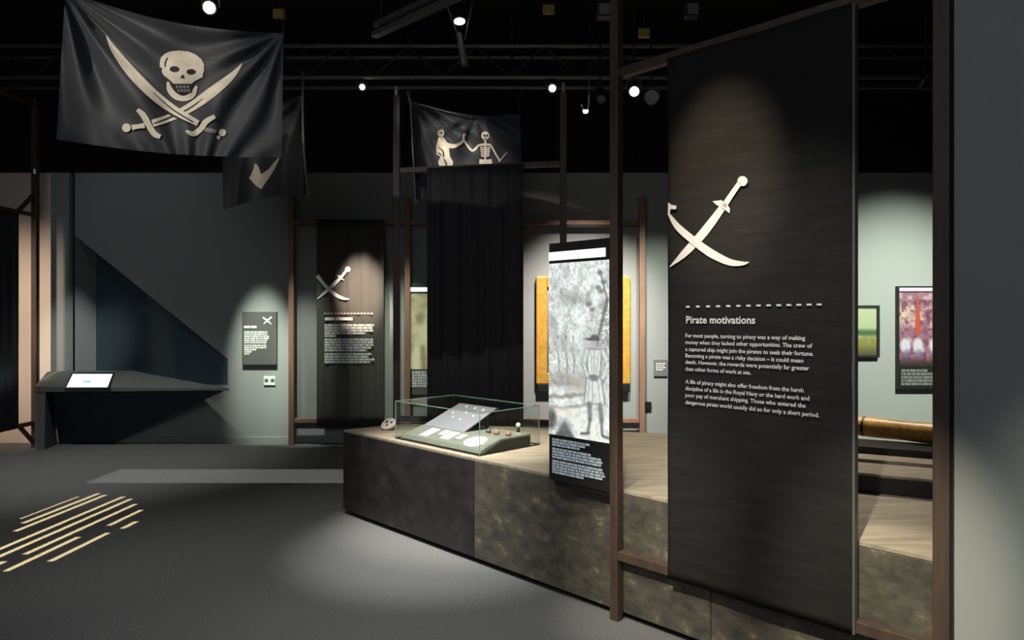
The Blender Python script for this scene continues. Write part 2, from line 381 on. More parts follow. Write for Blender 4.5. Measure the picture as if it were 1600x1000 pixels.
# spar on its stand
ldir = Vector((.37, -.93, 0)).normalized(); lc = Vector((2.30, 4.16, 0))
stand = MB().obox((lc.x, lc.y, .755), ldir*.5, Vector((ldir.y, -ldir.x, 0))*.15, ZZ*.02)
stand = MB().prism([(a2.x+tb.x*.16, a2.y+tb.y*.16), (b2_.x+tb.x*.16, b2_.y+tb.y*.16), (b2_.x+tb.x*.43, b2_.y+tb.y*.43), (a2.x+tb.x*.43, a2.y+tb.y*.43)], .748, .785).build('spar_stand', M['black'])
tag(stand, 'black stand block under the golden brown timber spar', 'stand')
lp0 = P(1300, 648, 4.25); lp1 = P(1476, 668, 3.83)
R0 = .058
lp0.z = lp1.z = .785+R0+.003
spar = thing('timber_spar', ((lp0.x+lp1.x)/2, (lp0.y+lp1.y)/2, .786), 'varnished golden brown timber spar lying on the black stand at the right', 'spar')
n = 12; MB().tube([lp0.lerp(lp1, k/n) for k in range(n+1)], [R0*(1-.03*math.sin(k)) for k in range(n+1)], 20).build('shaft', M['log'], spar, smooth=True)
MB().tube([lp0.lerp(lp1, .30), lp0.lerp(lp1, .33)], R0*1.02, 20).build('dark_band', M['black'], spar)

# ------------------------------------------------------------------ near timber frame with the big banner
def post_at(px): k = (px-800)/F; Y = KF/(1+k); return Vector((k*Y, Y, 0))
PD = post_at(963); PE = post_at(1473)
fr = thing('banner_stand', (PD+PE)/2, 'large dark timber frame with two tall posts holding the big black banner', 'frame')
MB().obox(PD+ZZ*1.7, U*.024, V*.024, ZZ*1.7).build('post', M['wood'], fr, .003)
MB().obox(PE+ZZ*1.7, U*.026, V*.026, ZZ*1.7).build('post', M['wood'], fr, .003)
for z in (2.70, .325): MB().bar(PD+U*.024+ZZ*z, PE-U*.026+ZZ*z, .045, .045, V).build('rail', M['wood'], fr, .003)
KB = KF-.052
a = PK(1043, 903, KB); b = PK(1331, 903, KB); zb = a.z; ztp = PK(1046, 91, KB).z
ban = thing('hanging_banner', ((a.x+b.x)/2, (a.y+b.y)/2, zb), 'big black cloth banner headed Pirate motivations with crossed white swords, nearest at right', 'banner')
nx_, nz_ = 40, 60; mbv = []; mbf = []
for j in range(nz_+1):
    for i in range(nx_+1):
        s_ = i/nx_; t = j/nz_
        wv = .0035*math.sin(s_*9+t*3)+.002*math.sin(t*17+s_*4)
        mbv.append(Vector((a.x, a.y, 0)).lerp(Vector((b.x, b.y, 0)), s_)+V*wv+ZZ*(zb+(ztp-zb)*t))
for j in range(nz_):
    for i in range(nx_): k = j*(nx_+1)+i; mbf.append((k, k+1, k+nx_+2, k+nx_+1))
o = mesh_obj('cloth', mbv, mbf, M['cloth'], ban, True); sm = o.modifiers.new('thick', 'SOLIDIFY'); sm.thickness = .006; sm.offset = -1
MB().bar(Vector((b.x, b.y, zb))+U*.005+V*.02, Vector((b.x, b.y, ztp))+U*.005+V*.02, .010, .034, U).build('edge_batten', M['panel'], ban)
MB().bar(Vector((a.x, a.y, ztp-.03))+V*.017, Vector((b.x, b.y, ztp-.03))+V*.017, .016, .016, V).build('top_batten', M['black'], ban)
KT = KB-.012
mp = lambda px, py, o_: PK(px, py, KB-o_*1.414)
print_mesh('sword_print', [
    ribbon([(575, 385, 62), (480, 515, 74), (380, 640, 78), (230, 800, 62), (95, 925, 6)]),
    ribbon([(590, 370, 54), (660, 265, 48), (740, 150, 44)]), ell(765, 135, 46),
    [(490, 320), (570, 310), (620, 340), (650, 390), (645, 432), (605, 398), (560, 372), (520, 350)]],
    mp, M['white'], ban, .008, 5.88, 1030, 260, 30)
print_mesh('sword_outline', [ribbon([(122, 440, 8), (200, 545, 12), (330, 660, 14), (440, 725, 10), (540, 790, 6)])], mp, M['ink'], ban, .0095, 5.88, 1030, 260, 30)
print_mesh('sword_print', [
    ribbon([(82, 425, 16), (170, 555, 58), (320, 685, 70), (480, 800, 76), (640, 877, 62), (760, 892, 38), (825, 878, 6)]),
    [(82, 330), (112, 352), (160, 362), (152, 395), (104, 392), (96, 440), (80, 430)]], mp, M['white'], ban, .011, 5.88, 1030, 260, 30)
dash = []
for i in range(14):
    t = i/13; x = 1072+t*(1276-1072); y = 479.3-3.6*t; wd = 6.6+2.2*t
    dash.append([(x-.2, y-1.4), (x+wd-1, y-1.5), (x+wd-1, y+1.5), (x-.2, y+1.4)])
print_mesh('dashed_rule', dash, mp, M['white'], ban, .009)
def line(px0, px1, y, s_, size):
    a_ = PK(px0, y, KT); b_ = PK(px1, y, KT); return (s_, a_, (b_-a_).length, size)
text_mesh([line(1072, 1180, 505, 'Pirate motivations', .046)], 'heading_lettering', M['white'], ban, .022)
body = [('For most people, turning to piracy was a way of making', 1258), ('money when they lacked other opportunities. The crew of', 1269), ('a captured ship might join the pirates to seek their fortune.', 1271),
        ('Becoming a pirate was a risky decision \u2013 it could mean', 1255), ('death. However, the rewards were potentially far greater', 1264), ('than other forms of work at sea.', 1173),
        None, ('A life of piracy might also offer freedom from the harsh', 1255), ('discipline of a life in the Royal Navy or the hard work and', 1264), ('poor pay of merchant shipping. Those who entered the', 1258), ('dangerous pirate world usually did so for only a short period.', 1279)]
ys = [527.0, 537.4, 548.2, 558.2, 568.2, 579.0, 0, 599.0, 609.4, 619.8, 631.0]
L = []
for it, y in zip(body, ys):
    if it: L.append(line(1071, it[1], y, it[0], .0245))
text_mesh(L, 'body_lettering', M['white'], ban, .014)

# ------------------------------------------------------------------ lightbox with the engraving, fixed to the near post
lb_a = PK(858, 745, KF-.03); lb_b = PK(954, 745, KF-.03)
zt_, zb_ = 1.893, .628
lbx = thing('engraving_lightbox', ((lb_a.x+lb_b.x)/2, (lb_a.y+lb_b.y)/2, zb_), 'tall narrow lightbox with pale engraving of a sailor, fixed to near timber post', 'lightbox')
wl = Vector((lb_b.x-lb_a.x, lb_b.y-lb_a.y, 0)).length
c0 = Vector((lb_a.x, lb_a.y, 0))
MB().obox(c0+U*wl/2+V*.018+ZZ*(zt_+zb_)/2, U*wl/2, V*.018, ZZ*(zt_-zb_)/2).build('housing', M['lampblack'], lbx, .002)
LBK = lambda s_, z, o_=.003: c0+U*(wl*s_)-V*o_+ZZ*z
MB().add([LBK(.0, 1.800), LBK(.93, 1.800), LBK(.93, 1.845), LBK(.0, 1.845)], [(0, 1, 2, 3)]).build('light_bar', M['tube'], lbx)
def engraving(Ux, Vx):
    C = rgb(Ux, (.90, .93, .92)); asp = 2.3
    n1 = fbm(Ux, Vx, 9, 20, 3, 4); n2 = fbm(Ux, Vx, 5, 9, 9, 5); fine = fbm(Ux, Vx, 40, 90, 21, 2)
    C = mixc(C, (.62, .64, .62), np.clip((n1-.52)*3.2, 0, .65)*np.clip(1.25-np.abs(Vx-.33)*1.4, 0, 1))
    C = mixc(C, (.50, .50, .48), np.clip((fine-.5)*2.0, 0, .35)*(n2 > .42))
    # clouds, then trees low at left
    for x, y, rx, ry, a in [(.32, .20, .14, .035, .5), (.52, .21, .13, .03, .4), (.12, .12, .1, .04, .25), (.10, .43, .07, .08, .35), (.3, .45, .05, .10, .35)]:
        C = mixc(C, (.45, .47, .46), blob(Ux, Vx, x, y, rx, ry, .7)*a)
    # ships at left
    for sx in (.16, .30, .42):
        C = mixc(C, (.35, .32, .30), seg(Ux, Vx, sx, .42, sx+.02, .63, .008, asp)*.8)
        C = mixc(C, (.80, .82, .80), blob(Ux, Vx, sx+.02, .50, .05, .06, .3)*.7)
        C = mixc(C, (.42, .36, .32), seg(Ux, Vx, sx-.05, .45, sx+.06, .61, .006, asp)*.55)
    C = mixc(C, (.50, .48, .45), blob(Ux, Vx, .26, .665, .26, .05, .6)*.6*(.4+n1))
    C = mixc(C, (.60, .52, .46), blob(Ux, Vx, .50, .70, .12, .05, .9)*.5)
    # sea and shore bands
    wv = np.sin(Vx*95+Ux*7+n2*6)
    C = mixc(C, (.46, .43, .39), np.clip(wv, 0, 1)*.7*blob(Ux, Vx, .2, .79, .48, .09, .4))
    C = mixc(C, (.88, .87, .80), blob(Ux, Vx, .25, .86, .3, .03, .5)*.6)
    # tree at the right edge
    C = mixc(C, (.30, .31, .30), seg(Ux, Vx, .80, .47, .97, .22, .022, asp)*.75)
    C = mixc(C, (.38, .39, .38), seg(Ux, Vx, .97, .22, .86, .06, .014, asp)*.7)
    C = mixc(C, (.45, .46, .44), blob(Ux, Vx, .93, .38, .09, .14, .5)*.55*(fine > .42))
    for x, y in [(.86, .07), (.92, .12), (.83, .15), (.88, .17), (.74, .27), (.68, .24)]: C = mixc(C, (.35, .37, .36), blob(Ux, Vx, x, y, .045, .012, .5)*.7)
    # ground, bright path and dark rocks
    C = mixc(C, (.90, .91, .88), blob(Ux, Vx, .62, .97, .42, .12, .3))
    C = mixc(C, (.25, .27, .27), np.clip((Vx-(.90+.10*np.abs(Ux-.28)/.20))*30, 0, 1)*(Ux < .5)*.9)
    C = mixc(C, (.40, .41, .41), blob(Ux, Vx, .28, .955, .12, .05, .4)*.6)
    C = mixc(C, (.28, .29, .29), blob(Ux, Vx, .03, .91, .11, .06, .3)*.9)
    # standing sailor
    lt = (.88, .91, .90); dk = (.24, .25, .25); md = (.55, .56, .55)
    C = mixc(C, (.60, .60, .58), blob(Ux, Vx, .74, .58, .22, .20, .5)*.55*(.5+fine))
    def trap(x0, x1, y0, xa, xb, y1): t = np.clip((Vx-y0)/(y1-y0), 0, 1); l = x0+(xa-x0)*t; r_ = x1+(xb-x1)*t; return np.clip((Ux-l)*60+.5, 0, 1)*np.clip((r_-Ux)*60+.5, 0, 1)*np.clip((Vx-y0)*120, 0, 1)*np.clip((y1-Vx)*120, 0, 1)
    for m_, c_ in ((trap(.64, .90, .485, .66, .86, .645), dk), (trap(.655, .885, .49, .675, .845, .642), lt), (trap(.64, .88, .64, .59, .95, .80), dk), (trap(.655, .865, .64, .61, .93, .796), lt)): C = mixc(C, c_, m_*(.9 if c_ is lt else .55))
    for sgm in [(.90, .50, .985, .57, .030), (.985, .57, .90, .645, .026), (.65, .50, .60, .58, .026), (.60, .58, .66, .64, .022)]: C = mixc(C, dk, seg(Ux, Vx, sgm[0], sgm[1], sgm[2], sgm[3], sgm[4]+.012, asp)*.45); C = mixc(C, lt, seg(Ux, Vx, *sgm, asp)*.9)
    C = mixc(C, (.72, .70, .66), blob(Ux, Vx, .755, .462, .045, .024, .3)); C = mixc(C, dk, blob(Ux, Vx, .74, .436, .12, .008, .5)); C = mixc(C, dk, blob(Ux, Vx, .77, .424, .055, .014, .4))
    for sgm in [(.77, .50, .765, .64, .008), (.74, .66, .74, .79, .008), (.82, .66, .86, .79, .007), (.69, .66, .66, .79, .007), (.72, .52, .73, .62, .006), (.83, .52, .80, .62, .006)]: C = mixc(C, md, seg(Ux, Vx, *sgm, asp)*.7)
    C = mixc(C, (.36, .37, .37), blob(Ux, Vx, .76, .65, .075, .018, .4)*.8)
    for sgm in [(.69, .80, .70, .88, .034), (.70, .88, .67, .955, .022), (.86, .80, .88, .88, .034), (.88, .88, .89, .955, .022)]: C = mixc(C, (.40, .42, .42), seg(Ux, Vx, *sgm, asp)*.85)
    C = mixc(C, dk, seg(Ux, Vx, .56, .970, .68, .962, .018, asp)*.8); C = mixc(C, dk, seg(Ux, Vx, .90, .966, .99, .972, .018, asp)*.8)
    C = mixc(C, (.62, .62, .60), np.clip((fbm(Ux, Vx, 30, 60, 77, 3)-.5)*3, 0, .35))
    return C
picture('engraving', lambda u, v: LBK(.0+u*.985, 1.784+(.872-1.784)*v-.012*0, .003), 110, 250, engraving, M['paint_lit'], lbx)
rows = []
for k, (x1, ) in enumerate([(.68,), (.62,), (.52,), (.70,), (.86,), (.88,), (.86,), (.88,), (.90,), (.92,), (.90,), (.6,)]):
    rows.append((wl*.06, wl*x1, .012+k*.0148+(.006 if k > 2 else 0)+(.006 if k > 6 else 0), .0115))
greek('caption_lettering', rows, LBK(0, .865, .003), U, -ZZ, mat('blue_grey_lettering', (.36, .41, .45), .6, emis=(.36, .42, .47), es=.25), lbx, seed=4)
MB().obox(c0+U*(wl/2+.02)+V*.02+ZZ*(zb_-.012), U*(wl/2-.02), V*.016, ZZ*.012).build('bottom_shade_bar', M['black'], lbx)  # black bar added as the shade below the lightbox
MB().obox(c0+U*wl*1.0+V*.018+ZZ*(zt_+zb_)/2+U*.004, U*.004, V*.018, ZZ*(zt_-zb_)/2).build('side_trim', M['steel'], lbx)

# ------------------------------------------------------------------ glass case on the plinth
gl = PK(618, 685, 4.07+.0); cl = Vector((-.826, 4.90, ZP)); cf = Vector((-.200, 4.272, ZP)); cr = Vector((.182, 4.654, ZP)); cb = cl+(cr-cf); HC = .262
case = thing('glass_display_case', (cl+cr)/2, 'clear glass display case with green edges on the plinth deck', 'display case')
e1 = (cf-cl); e2 = (cr-cf); n1 = e1.normalized(); n2 = e2.normalized(); th = .003
c0c = (cl+cr)/2
for p, q_, nn in ((cl, cf, n2), (cf, cr, -n1), (cb, cr, -n2), (cl, cb, n1)):
    d = (q_-p); MB().obox((p+q_)/2+ZZ*HC/2+nn*th, d/2*.992, nn*th, ZZ*(HC/2)*.985).build('glass_pane', M['glass'], case)
MB().obox(c0c+ZZ*(HC+.003), e1/2, e2/2, ZZ*.003).build('glass_top', M['glass'], case)
for p, q_ in ((cl, cf), (cf, cr), (cb, cr), (cl, cb)): MB().bar(p+ZZ*(HC+.003), q_+ZZ*(HC+.003), .0045, .005, ZZ).build('glass_edge', M['glass_edge'], case)
for p in (cl, cf, cr, cb): MB().bar(p+ZZ*.002, p+ZZ*HC, .0038, .0038, n1).build('glass_edge', M['glass_edge'], case)
for p, q_ in ((cl, cf), (cf, cr), (cb, cr), (cl, cb)): MB().bar(p+ZZ*.004, q_+ZZ*.004, .008, .008, ZZ).build('base_strip', M['black'], case)
# inner display: sloped board
def CP(a_, b_, z): return cl+e1*a_+e2*b_+ZZ*z
db = thing('display_mount', CP(.5, .5, 0), 'stepped khaki mount with sloped front inside the glass case', 'display mount')
m1 = MB(); prof = [(.05, .006), (.07, .025), (.40, .075), (.90, .075), (.90, .006)]
m1.loft([CP(.03, b_, z) for b_, z in prof], [CP(.97, b_, z) for b_, z in prof]); m1.build('sloped_board', M['casebase'], db, .002)
MB().loft([CP(.972, b_, z) for b_, z in [(.12, .012), (.40, .066), (.86, .066), (.86, .012)]], [CP(.985, b_, z) for b_, z in [(.12, .012), (.40, .066), (.86, .066), (.86, .012)]]).build('dark_end_panel', M['black'], db)
# tilted coin board
ta = CP(.05, .40, .0775); tbb = CP(.55, .40, .0775); tu = CP(.17, .86, .222); tv = CP(.62, .86, .222)
cbd = thing('coin_board', (ta+tbb)/2, 'tilted lavender-grey board set with small coins inside the glass case', 'coin board')
nb = (tbb-ta).cross(tu-ta).normalized(); nb = nb if nb.y < 0 else -nb
MB().loft([ta, tbb, tv, tu], [p-nb*.008 for p in (ta, tbb, tv, tu)]).build('board', M['lavender'], cbd, .001)
MB().loft([tu, tv, tv+V*.02, tu+V*.02], [p-ZZ*.012 for p in (tu, tv, tv+V*.02, tu+V*.02)]).build('top_ledge', M['panel'], cbd)
MB().bar(CP(.25, .80, .08), CP(.25, .80, .185), .02, .02, U).build('support', M['black'], cbd); MB().bar(CP(.55, .80, .08), CP(.55, .80, .185), .02, .02, U).build('support', M['black'], cbd)
for k, (s_, t) in enumerate([(.30, .90), (.55, .88), (.78, .86), (.35, .45), (.58, .40), (.50, .68), (.22, .6), (.75, .6)]):
    p = ta.lerp(tbb, s_).lerp(tu.lerp(tv, s_), t)+nb*.0005
    o = MB().tube([p, p+nb*.004], .011 if k < 3 else .008, 14).build('coin', M['coin'])
    tag(o, ['top left', 'top middle', 'top right', 'lower left', 'lower middle', 'central', 'far left middle', 'far right middle'][k]+' of the eight small coins on the lavender board', 'coin', 'coins on the tilted board')
def slope(a_, b_, d=.002): # on the sloped front
    z = .025+(b_-.07)/.33*.05; return CP(a_, b_, z+d)
for k, (a0, a1, b0, b1) in enumerate([(.20, .30, .14, .36), (.36, .42, .24, .37), (.44, .54, .16, .36), (.58, .64, .22, .34)]):
    o = MB().loft([slope(a0, b0), slope(a1, b0), slope(a1, b1), slope(a0, b1)], [slope(a0, b0, .004), slope(a1, b0, .004), slope(a1, b1, .004), slope(a0, b1, .004)]).build('label_card', M['paper'])
    tag(o, ['widest cream label card, leftmost on the sloped case mount', 'small cream label card, second from left on the case mount', 'cream label card in the middle of the sloped mount', 'small cream label card beside the white oval card'][k], 'label card')
ov = [slope(.80+.095*math.cos(t*math.pi/14), .23+.13*math.sin(t*math.pi/14)) for t in range(28)]
o = MB().loft(ov, [p+ZZ*.004 for p in ov]).build('oval_card', M['whitecard']); tag(o, 'bright white oval card at the front corner of the case', 'card')
for k, (a_, b_, r_, m_, lb) in enumerate([(.70, .60, .017, M['panel'], 'small dark brown lump beside the coin board in the case'), (.80, .58, .018, M['redclay'], 'middle reddish brown relic on the case mount'), (.90, .62, .017, M['redclay'], 'reddish brown relic nearest the white-topped figurine')]):
    p = CP(a_, b_, .0765); me = MB()
    me.tube([p, p+ZZ*r_*.5, p+ZZ*r_*1.2, p+ZZ*r_*1.8], [r_, r_*1.25, r_*1.0, r_*.4], 9)
    o = me.build('relic', m_, smooth=True); tag(o, lb, 'relic'); 
    for v in o.data.vertices: v.co += Vector((rng.normal()*.0012, rng.normal()*.0012, 0))
fg = thing('figurine', CP(.88, .83, .0765), 'tiny figurine with a white top and black body in the glass case', 'figurine')
p = CP(.88, .83, .0765); MB().tube([p, p+ZZ*.006], .017, 12).build('base', M['paper'], fg)
MB().tube([p+ZZ*.006, p+ZZ*.022, p+ZZ*.04], [.014, .009, .012], 12).build('body', M['black'], fg, smooth=True)
MB().tube([p+ZZ*.04, p+ZZ*.048, p+ZZ*.062, p+ZZ*.070], [.010, .016, .016, .008], 12).build('head', M['paper'], fg, smooth=True)
# small plaque left of the case
pp = Vector(top_at(603, 672)+(ZP,))
pq = thing('tilted_plaque', pp, 'small pale tilted plaque with dark skull-like blots left of the glass case', 'plaque')
ax = U.copy(); ay = (V*.75+ZZ*.66).normalized(); nn = ax.cross(ay).normalized()
if nn.z < 0: nn = -nn
c = pp+ZZ*.048+V*.02
orr = [c+ax*.075*math.cos(t)*(1 if abs(math.cos(t)) < .9 else .98)+ay*.055*math.sin(t) for t in [k*2*math.pi/20 for k in range(20)]]
MB().loft(orr, [p_-nn*.012 for p_ in orr]).build('face', M['pinkish'], pq)
for dx, dy, rr in ((-.028, .012, .014), (.028, .016, .012), (.004, -.016, .010)):
    d_ = [c+nn*.0015+ax*(dx+rr*math.cos(t))+ay*(dy+rr*math.sin(t)) for t in [k*2*math.pi/12 for k in range(12)]]
    MB().loft(d_, [p_-nn*.001 for p_ in d_]).build('dark_blot', M['ink'], pq)
MB().obox(pp+ZZ*.016+V*.02, U*.05, V*.02, ZZ*.015).build('foot', M['deck'], pq)

# ------------------------------------------------------------------ banners and frames on/near the back wall
YF = 8.10
def back_bar(px0, py0, px1, py1, Y, w=.062, d=.05): return MB().bar(P(px0, py0, Y), P(px1, py1, Y), w, d)
bf = thing('banner_stand', P(730, 692, YF)*1, 'reddish timber frame with three posts standing against the back wall', 'frame'); bf.location.z = 0
def vpost(px, ytop, Y, par, w=.062, m='redwood', z0=0.0):
    a_ = P(px, ytop, Y); return MB().box((a_.x-w/2, Y-w/2, z0), (a_.x+w/2, Y+w/2, a_.z)).build('post', M[m], par, .003)
bpy.context.view_layer.update()
for px_, yt in ((456, 305), (637, 310), (1003, 308)): vpost(px_, yt, YF, bf)
def hrail(px0, px1, py, Y, par, h=.05, m='redwood', d=.045):
    a_ = P(px0, py, Y); b_ = P(px1, py, Y); return MB().box((a_.x, Y-d/2, a_.z-h/2), (b_.x, Y+d/2, a_.z+h/2)).build('rail', M[m], par, .003)
for px0, px1 in ((460.5, 632.5), (641.5, 998.5)):
    hrail(px0, px1, 348, YF, bf); hrail(px0, px1, 657, YF, bf); a_ = P(px0, 664.5, YF); b_ = P(px1, 664.5, YF); MB().box((a_.x, YF-.02, a_.z-.035), (b_.x, YF+.06, a_.z+.03)).build('rail_shade_bar', M['black'], bf)  # black bar stands in for the shade under the lower rails
# second banner
def wavy(name, pa, pb, z0, z1, m, par, amp, freq, ny=20, nx=60, seed=0):
    vs = []; fs = []; d = (pb-pa); nrm = Vector((d.y, -d.x, 0)).normalized()
    for j in range(ny+1):
        for i in range(nx+1):
            s_ = i/nx; t = j/ny; wv = amp*(math.sin(s_*freq+seed)+.5*math.sin(s_*freq*2.3+1.3+t*.8)+.3*math.sin(s_*freq*.5-t*1.5))
            vs.append(Vector((pa.x, pa.y, 0)).lerp(Vector((pb.x, pb.y, 0)), s_)+nrm*wv+ZZ*(z0+(z1-z0)*t))
    for j in range(ny):
        for i in range(nx): k = j*(nx+1)+i; fs.append((k, k+1, k+nx+2, k+nx+1))
    o = mesh_obj(name, vs, fs, m, par, True); sm = o.modifiers.new('thick', 'SOLIDIFY'); sm.thickness = .004; sm.offset = 0
    return o
YB = 8.02
pa = P(495, 665, YB); pb = P(600, 665, YB); zt2 = P(0, 343, YB).z
b2n = thing('hanging_banner', ((pa.x+pb.x)/2, YB, pa.z), 'grey-black text banner with small crossed swords, hung on the back wall frame', 'banner')
wavy('cloth', pa, pb, pa.z, zt2, mat('pleated_black_cloth', (.050, .045, .040), .75, spec=.3), b2n, .006, 28)
mp2 = lambda px, py, o_: P(px, py, YB-.014-o_)
sc_ = 5.554
print_mesh('sword_print', [ribbon([(300, 180, 24), (190, 285, 32), (85, 375, 6)]), ribbon([(295, 185, 22), (345, 120, 22)]), ell(352, 115, 24), [(258, 165), (290, 170), (322, 215), (300, 205), (275, 190)],
    ribbon([(88, 170, 34), (130, 225, 26), (190, 290, 32), (260, 345, 30), (330, 372, 20), (365, 372, 6)])], mp2, M['white'], b2n, .0, sc_, 480, 400, step=.0006)
def px_rows(lst): return [[(x0, y0), (x1, y0), (x1, y1), (x0, y1)] for x0, x1, y0, y1 in lst]
print_mesh('dashed_rule', px_rows([(506+k*5.2, 509.5+k*5.2, 488.6, 491.2) for k in range(15)]), mp2, mat('faint_rule', (.3, .27, .22), .6), b2n, 0)
print_mesh('heading_lettering', px_rows([(507.5, 523, 496, 500.6), (524.5, 551, 496, 500.6)]), mp2, M['white'], b2n, 0)
def greek_px(name, blocks, mpr, m, par, seed, lh=4.2, gl=.9):
    r = random.Random(seed); sh = []
    for x0, ends, y0 in blocks:
        for k, x1 in enumerate(ends):
            x = x0; y = y0+k*lh
            while x < x1-.8:
                l = min(r.choice([2.2, 3.4, 5, 7, 9]), x1-x); sh.append([(x, y), (x+l, y), (x+l, y+lh-gl), (x, y+lh-gl)]); x += l+.9
    return print_mesh(name, sh, mpr, m, par, 0, cut=40)
greek_px('body_lettering', [(507, [585, 583, 584, 571, 525], 506.5), (507, [583, 584, 583, 580, 573], 529), (507, [580, 576, 585, 578], 551.5)], mp2, M['textgrey'], b2n, 3)

# middle frame with the plain black drape
pl_ = P(620, 150, 6.6); pr_ = P(880, 145, 6.3)
mf = thing('banner_stand', ((pl_.x+pr_.x)/2, 6.45, 0), 'dark timber frame behind the glass case carrying the plain black drape', 'frame')
vpost(620, 150, 6.6, mf, .062, 'wood'); vpost(880, 145, 6.3, mf, .058, 'wood')
for z in (2.895, .53): MB().bar(Vector((pl_.x+.031, 6.6, z)), Vector((pr_.x-.029, 6.3, z)), .05, .045, ZZ).build('rail', M['wood'], mf, .003)
for p_, Y in ((pl_, 6.6), (pr_, 6.3)): MB().tube([Vector((p_.x, Y, p_.z)), Vector((p_.x, Y, p_.z+.09))], .016, 10).build('metal_cap', M['alu'], mf)
k1 = P(668, 264, 6.50); k2 = P(818, 258, 6.31)
dr = thing('black_drape', ((k1.x+k2.x)/2, 6.4, .60), 'plain black drape hanging behind the glass case, below the skeleton flag', 'drape')
wavy('cloth', k1, k2, .47, 2.90, M['drape'], dr, .008, 30, seed=2)

# left frame with its dark banner
lf = thing('banner_stand', (-5.45, 7.6, 0), 'thin dark timber frame with corner braces at the far left', 'frame')
XL = -5.49; YL = 7.96
MB().box((XL-.03, YL-.03, 0), (XL+.03, YL+.03, 4.0)).build('post', M['wood'], lf, .003)
MB().box((XL-.03, 6.3, 0), (XL+.03, 6.36, 4.0)).build('post', M['wood'], lf, .003)
for z in (2.665, .285, 3.93): MB().bar((XL, 6.36, z), (XL, YL-.03, z), .045, .045, ZZ).build('rail', M['wood'], lf, .003)
MB().bar((XL, YL-.03, 2.90), (XL, YL-.27, 2.68), .035, .035, ZZ).build('brace', M['wood'], lf)
MB().bar((XL, YL-.03, .06), (XL, YL-.25, .27), .035, .035, ZZ).build('brace', M['wood'], lf)
MB().tube([(XL+.03, YL-.05, 3.13), (XL+.03, YL-.05, 3.19)], .022, 8).build('metal_cap', M['alu'], lf)
ld = thing('black_drape', (XL+.04, 7.2, .30), 'glossy black banner edge-on in the far left timber frame', 'drape')
wavy('cloth', Vector((XL+.05, 6.45, 0)), Vector((XL+.05, 7.63, 0)), .31, 2.64, mat('blue_black_cloth', (.008, .010, .014), .45), ld, .008, 18)

# ------------------------------------------------------------------ things on the back wall
def wall_plate(name, px0, px1, py0, py1, Y, d, m, parent=None, bev=.002):
    a_ = P(px0, py1, Y); b_ = P(px1, py0, Y)
    return MB().box((a_.x, Y, a_.z), (b_.x, Y+d, b_.z)).build(name, m, parent, bev)
def base_thing(name, px, py, Y, label, cat, group=None): return thing(name, P(px, py, Y), label, cat, group)
ip = base_thing('info_panel', 405, 570, BW-.03, 'dark grey text panel with small crossed swords on the back wall above the socket', 'sign')
wall_plate('panel', 378, 432, 487, 570, BW-.032, .03, M['panel'], ip)
mpi = lambda px, py, o_: P(px, py, BW-.034-o_)
print_mesh('sword_print', [ribbon([(290, 185, 18), (340, 220, 18), (385, 262, 10)]), ribbon([(390, 180, 18), (345, 215, 18), (300, 258, 10)])], mpi, M['white'], ip, 0, 7.14, 370, 470, step=.0005)
print_mesh('heading_lettering', px_rows([(381, 391, 509, 512.6), (392, 401, 509, 512.6)]), mpi, M['white'], ip, 0)
greek_px('body_lettering', [(381.5, [418, 417, 420, 421, 418, 416], 517.5), (381.5, [416, 416, 402, 393, 391], 538.5)], mpi, M['textgrey'], ip, 5, 3.3, .7)
so = base_thing('wall_socket', 421, 602, BW-.02, 'white double wall socket below the info panel', 'socket')
wall_plate('plate', 412, 430, 588, 602, BW-.012, .010, M['socket'], so)
for px0 in (413.5, 423): wall_plate('outlet', px0, px0+5.5, 592, 597, BW-.0145, .003, M['panel'], so)
so = wall_plate('wall_socket', 1007, 1018, 628, 640, BW-.03, .029, M['black']); tag(so, 'black socket box on the back wall beside the right post', 'socket')
lb2 = base_thing('wall_label', 1032, 588, BW-.02, 'small grey label plate on the back wall left of the big banner', 'label')
wall_plate('plate', 1022, 1043, 562, 588, BW-.02, .018, M['greyplate'], lb2)
greek_px('lettering', [(1025, [1040, 1038, 1040, 1036], 567)], lambda px, py, o_: P(px, py, BW-.022-o_), M['textgrey'], lb2, 8, 3.2, 1.2)
# gilded painting
gp = base_thing('gilt_framed_painting', 912, 612, BW-.08, 'painting in a broad golden frame on the back wall behind the engraving lightbox', 'painting')
def frame4(px0, px1, py0, py1, wpx, Y, d, m, par, bev=.01):
    wall_plate('frame_side', px0, px0+wpx, py0, py1, Y, d, m, par, bev); wall_plate('frame_side', px1-wpx, px1, py0, py1, Y, d, m, par, bev)
    wall_plate('frame_side', px0+wpx, px1-wpx, py0, py0+wpx, Y, d, m, par, bev); wall_plate('frame_side', px0+wpx, px1-wpx, py1-wpx, py1, Y, d, m, par, bev)
frame4(838, 985, 432, 600, 17, BW-.09, .088, M['gilt'], gp)
wall_plate('lower_ledge', 840, 984, 600.5, 612, BW-.085, .083, M['black'], gp)
def planar(px0, px1, py0, py1, Y): return lambda u, v: P(px0+(px1-px0)*u, py0+(py1-py0)*v, Y)
def seascape(Ux, Vx):
    C = rgb(Ux, (.35, .33, .27)); C = mixc(C, (.62, .58, .46), np.clip(1-Vx*1.6, 0, 1)*.8); C = mixc(C, (.16, .18, .17), np.clip((Vx-.6)*4, 0, .8)*fbm(Ux, Vx, 8, 14, 2))
    for x in (.35, .6): C = mixc(C, (.75, .68, .52), blob(Ux, Vx, x, .48, .09, .16, .2)); C = mixc(C, (.12, .09, .06), blob(Ux, Vx, x, .67, .12, .04, .2))
    return C
picture('canvas', planar(855, 968, 449, 583, BW-.05), 50, 60, seascape, M['paint'], gp)
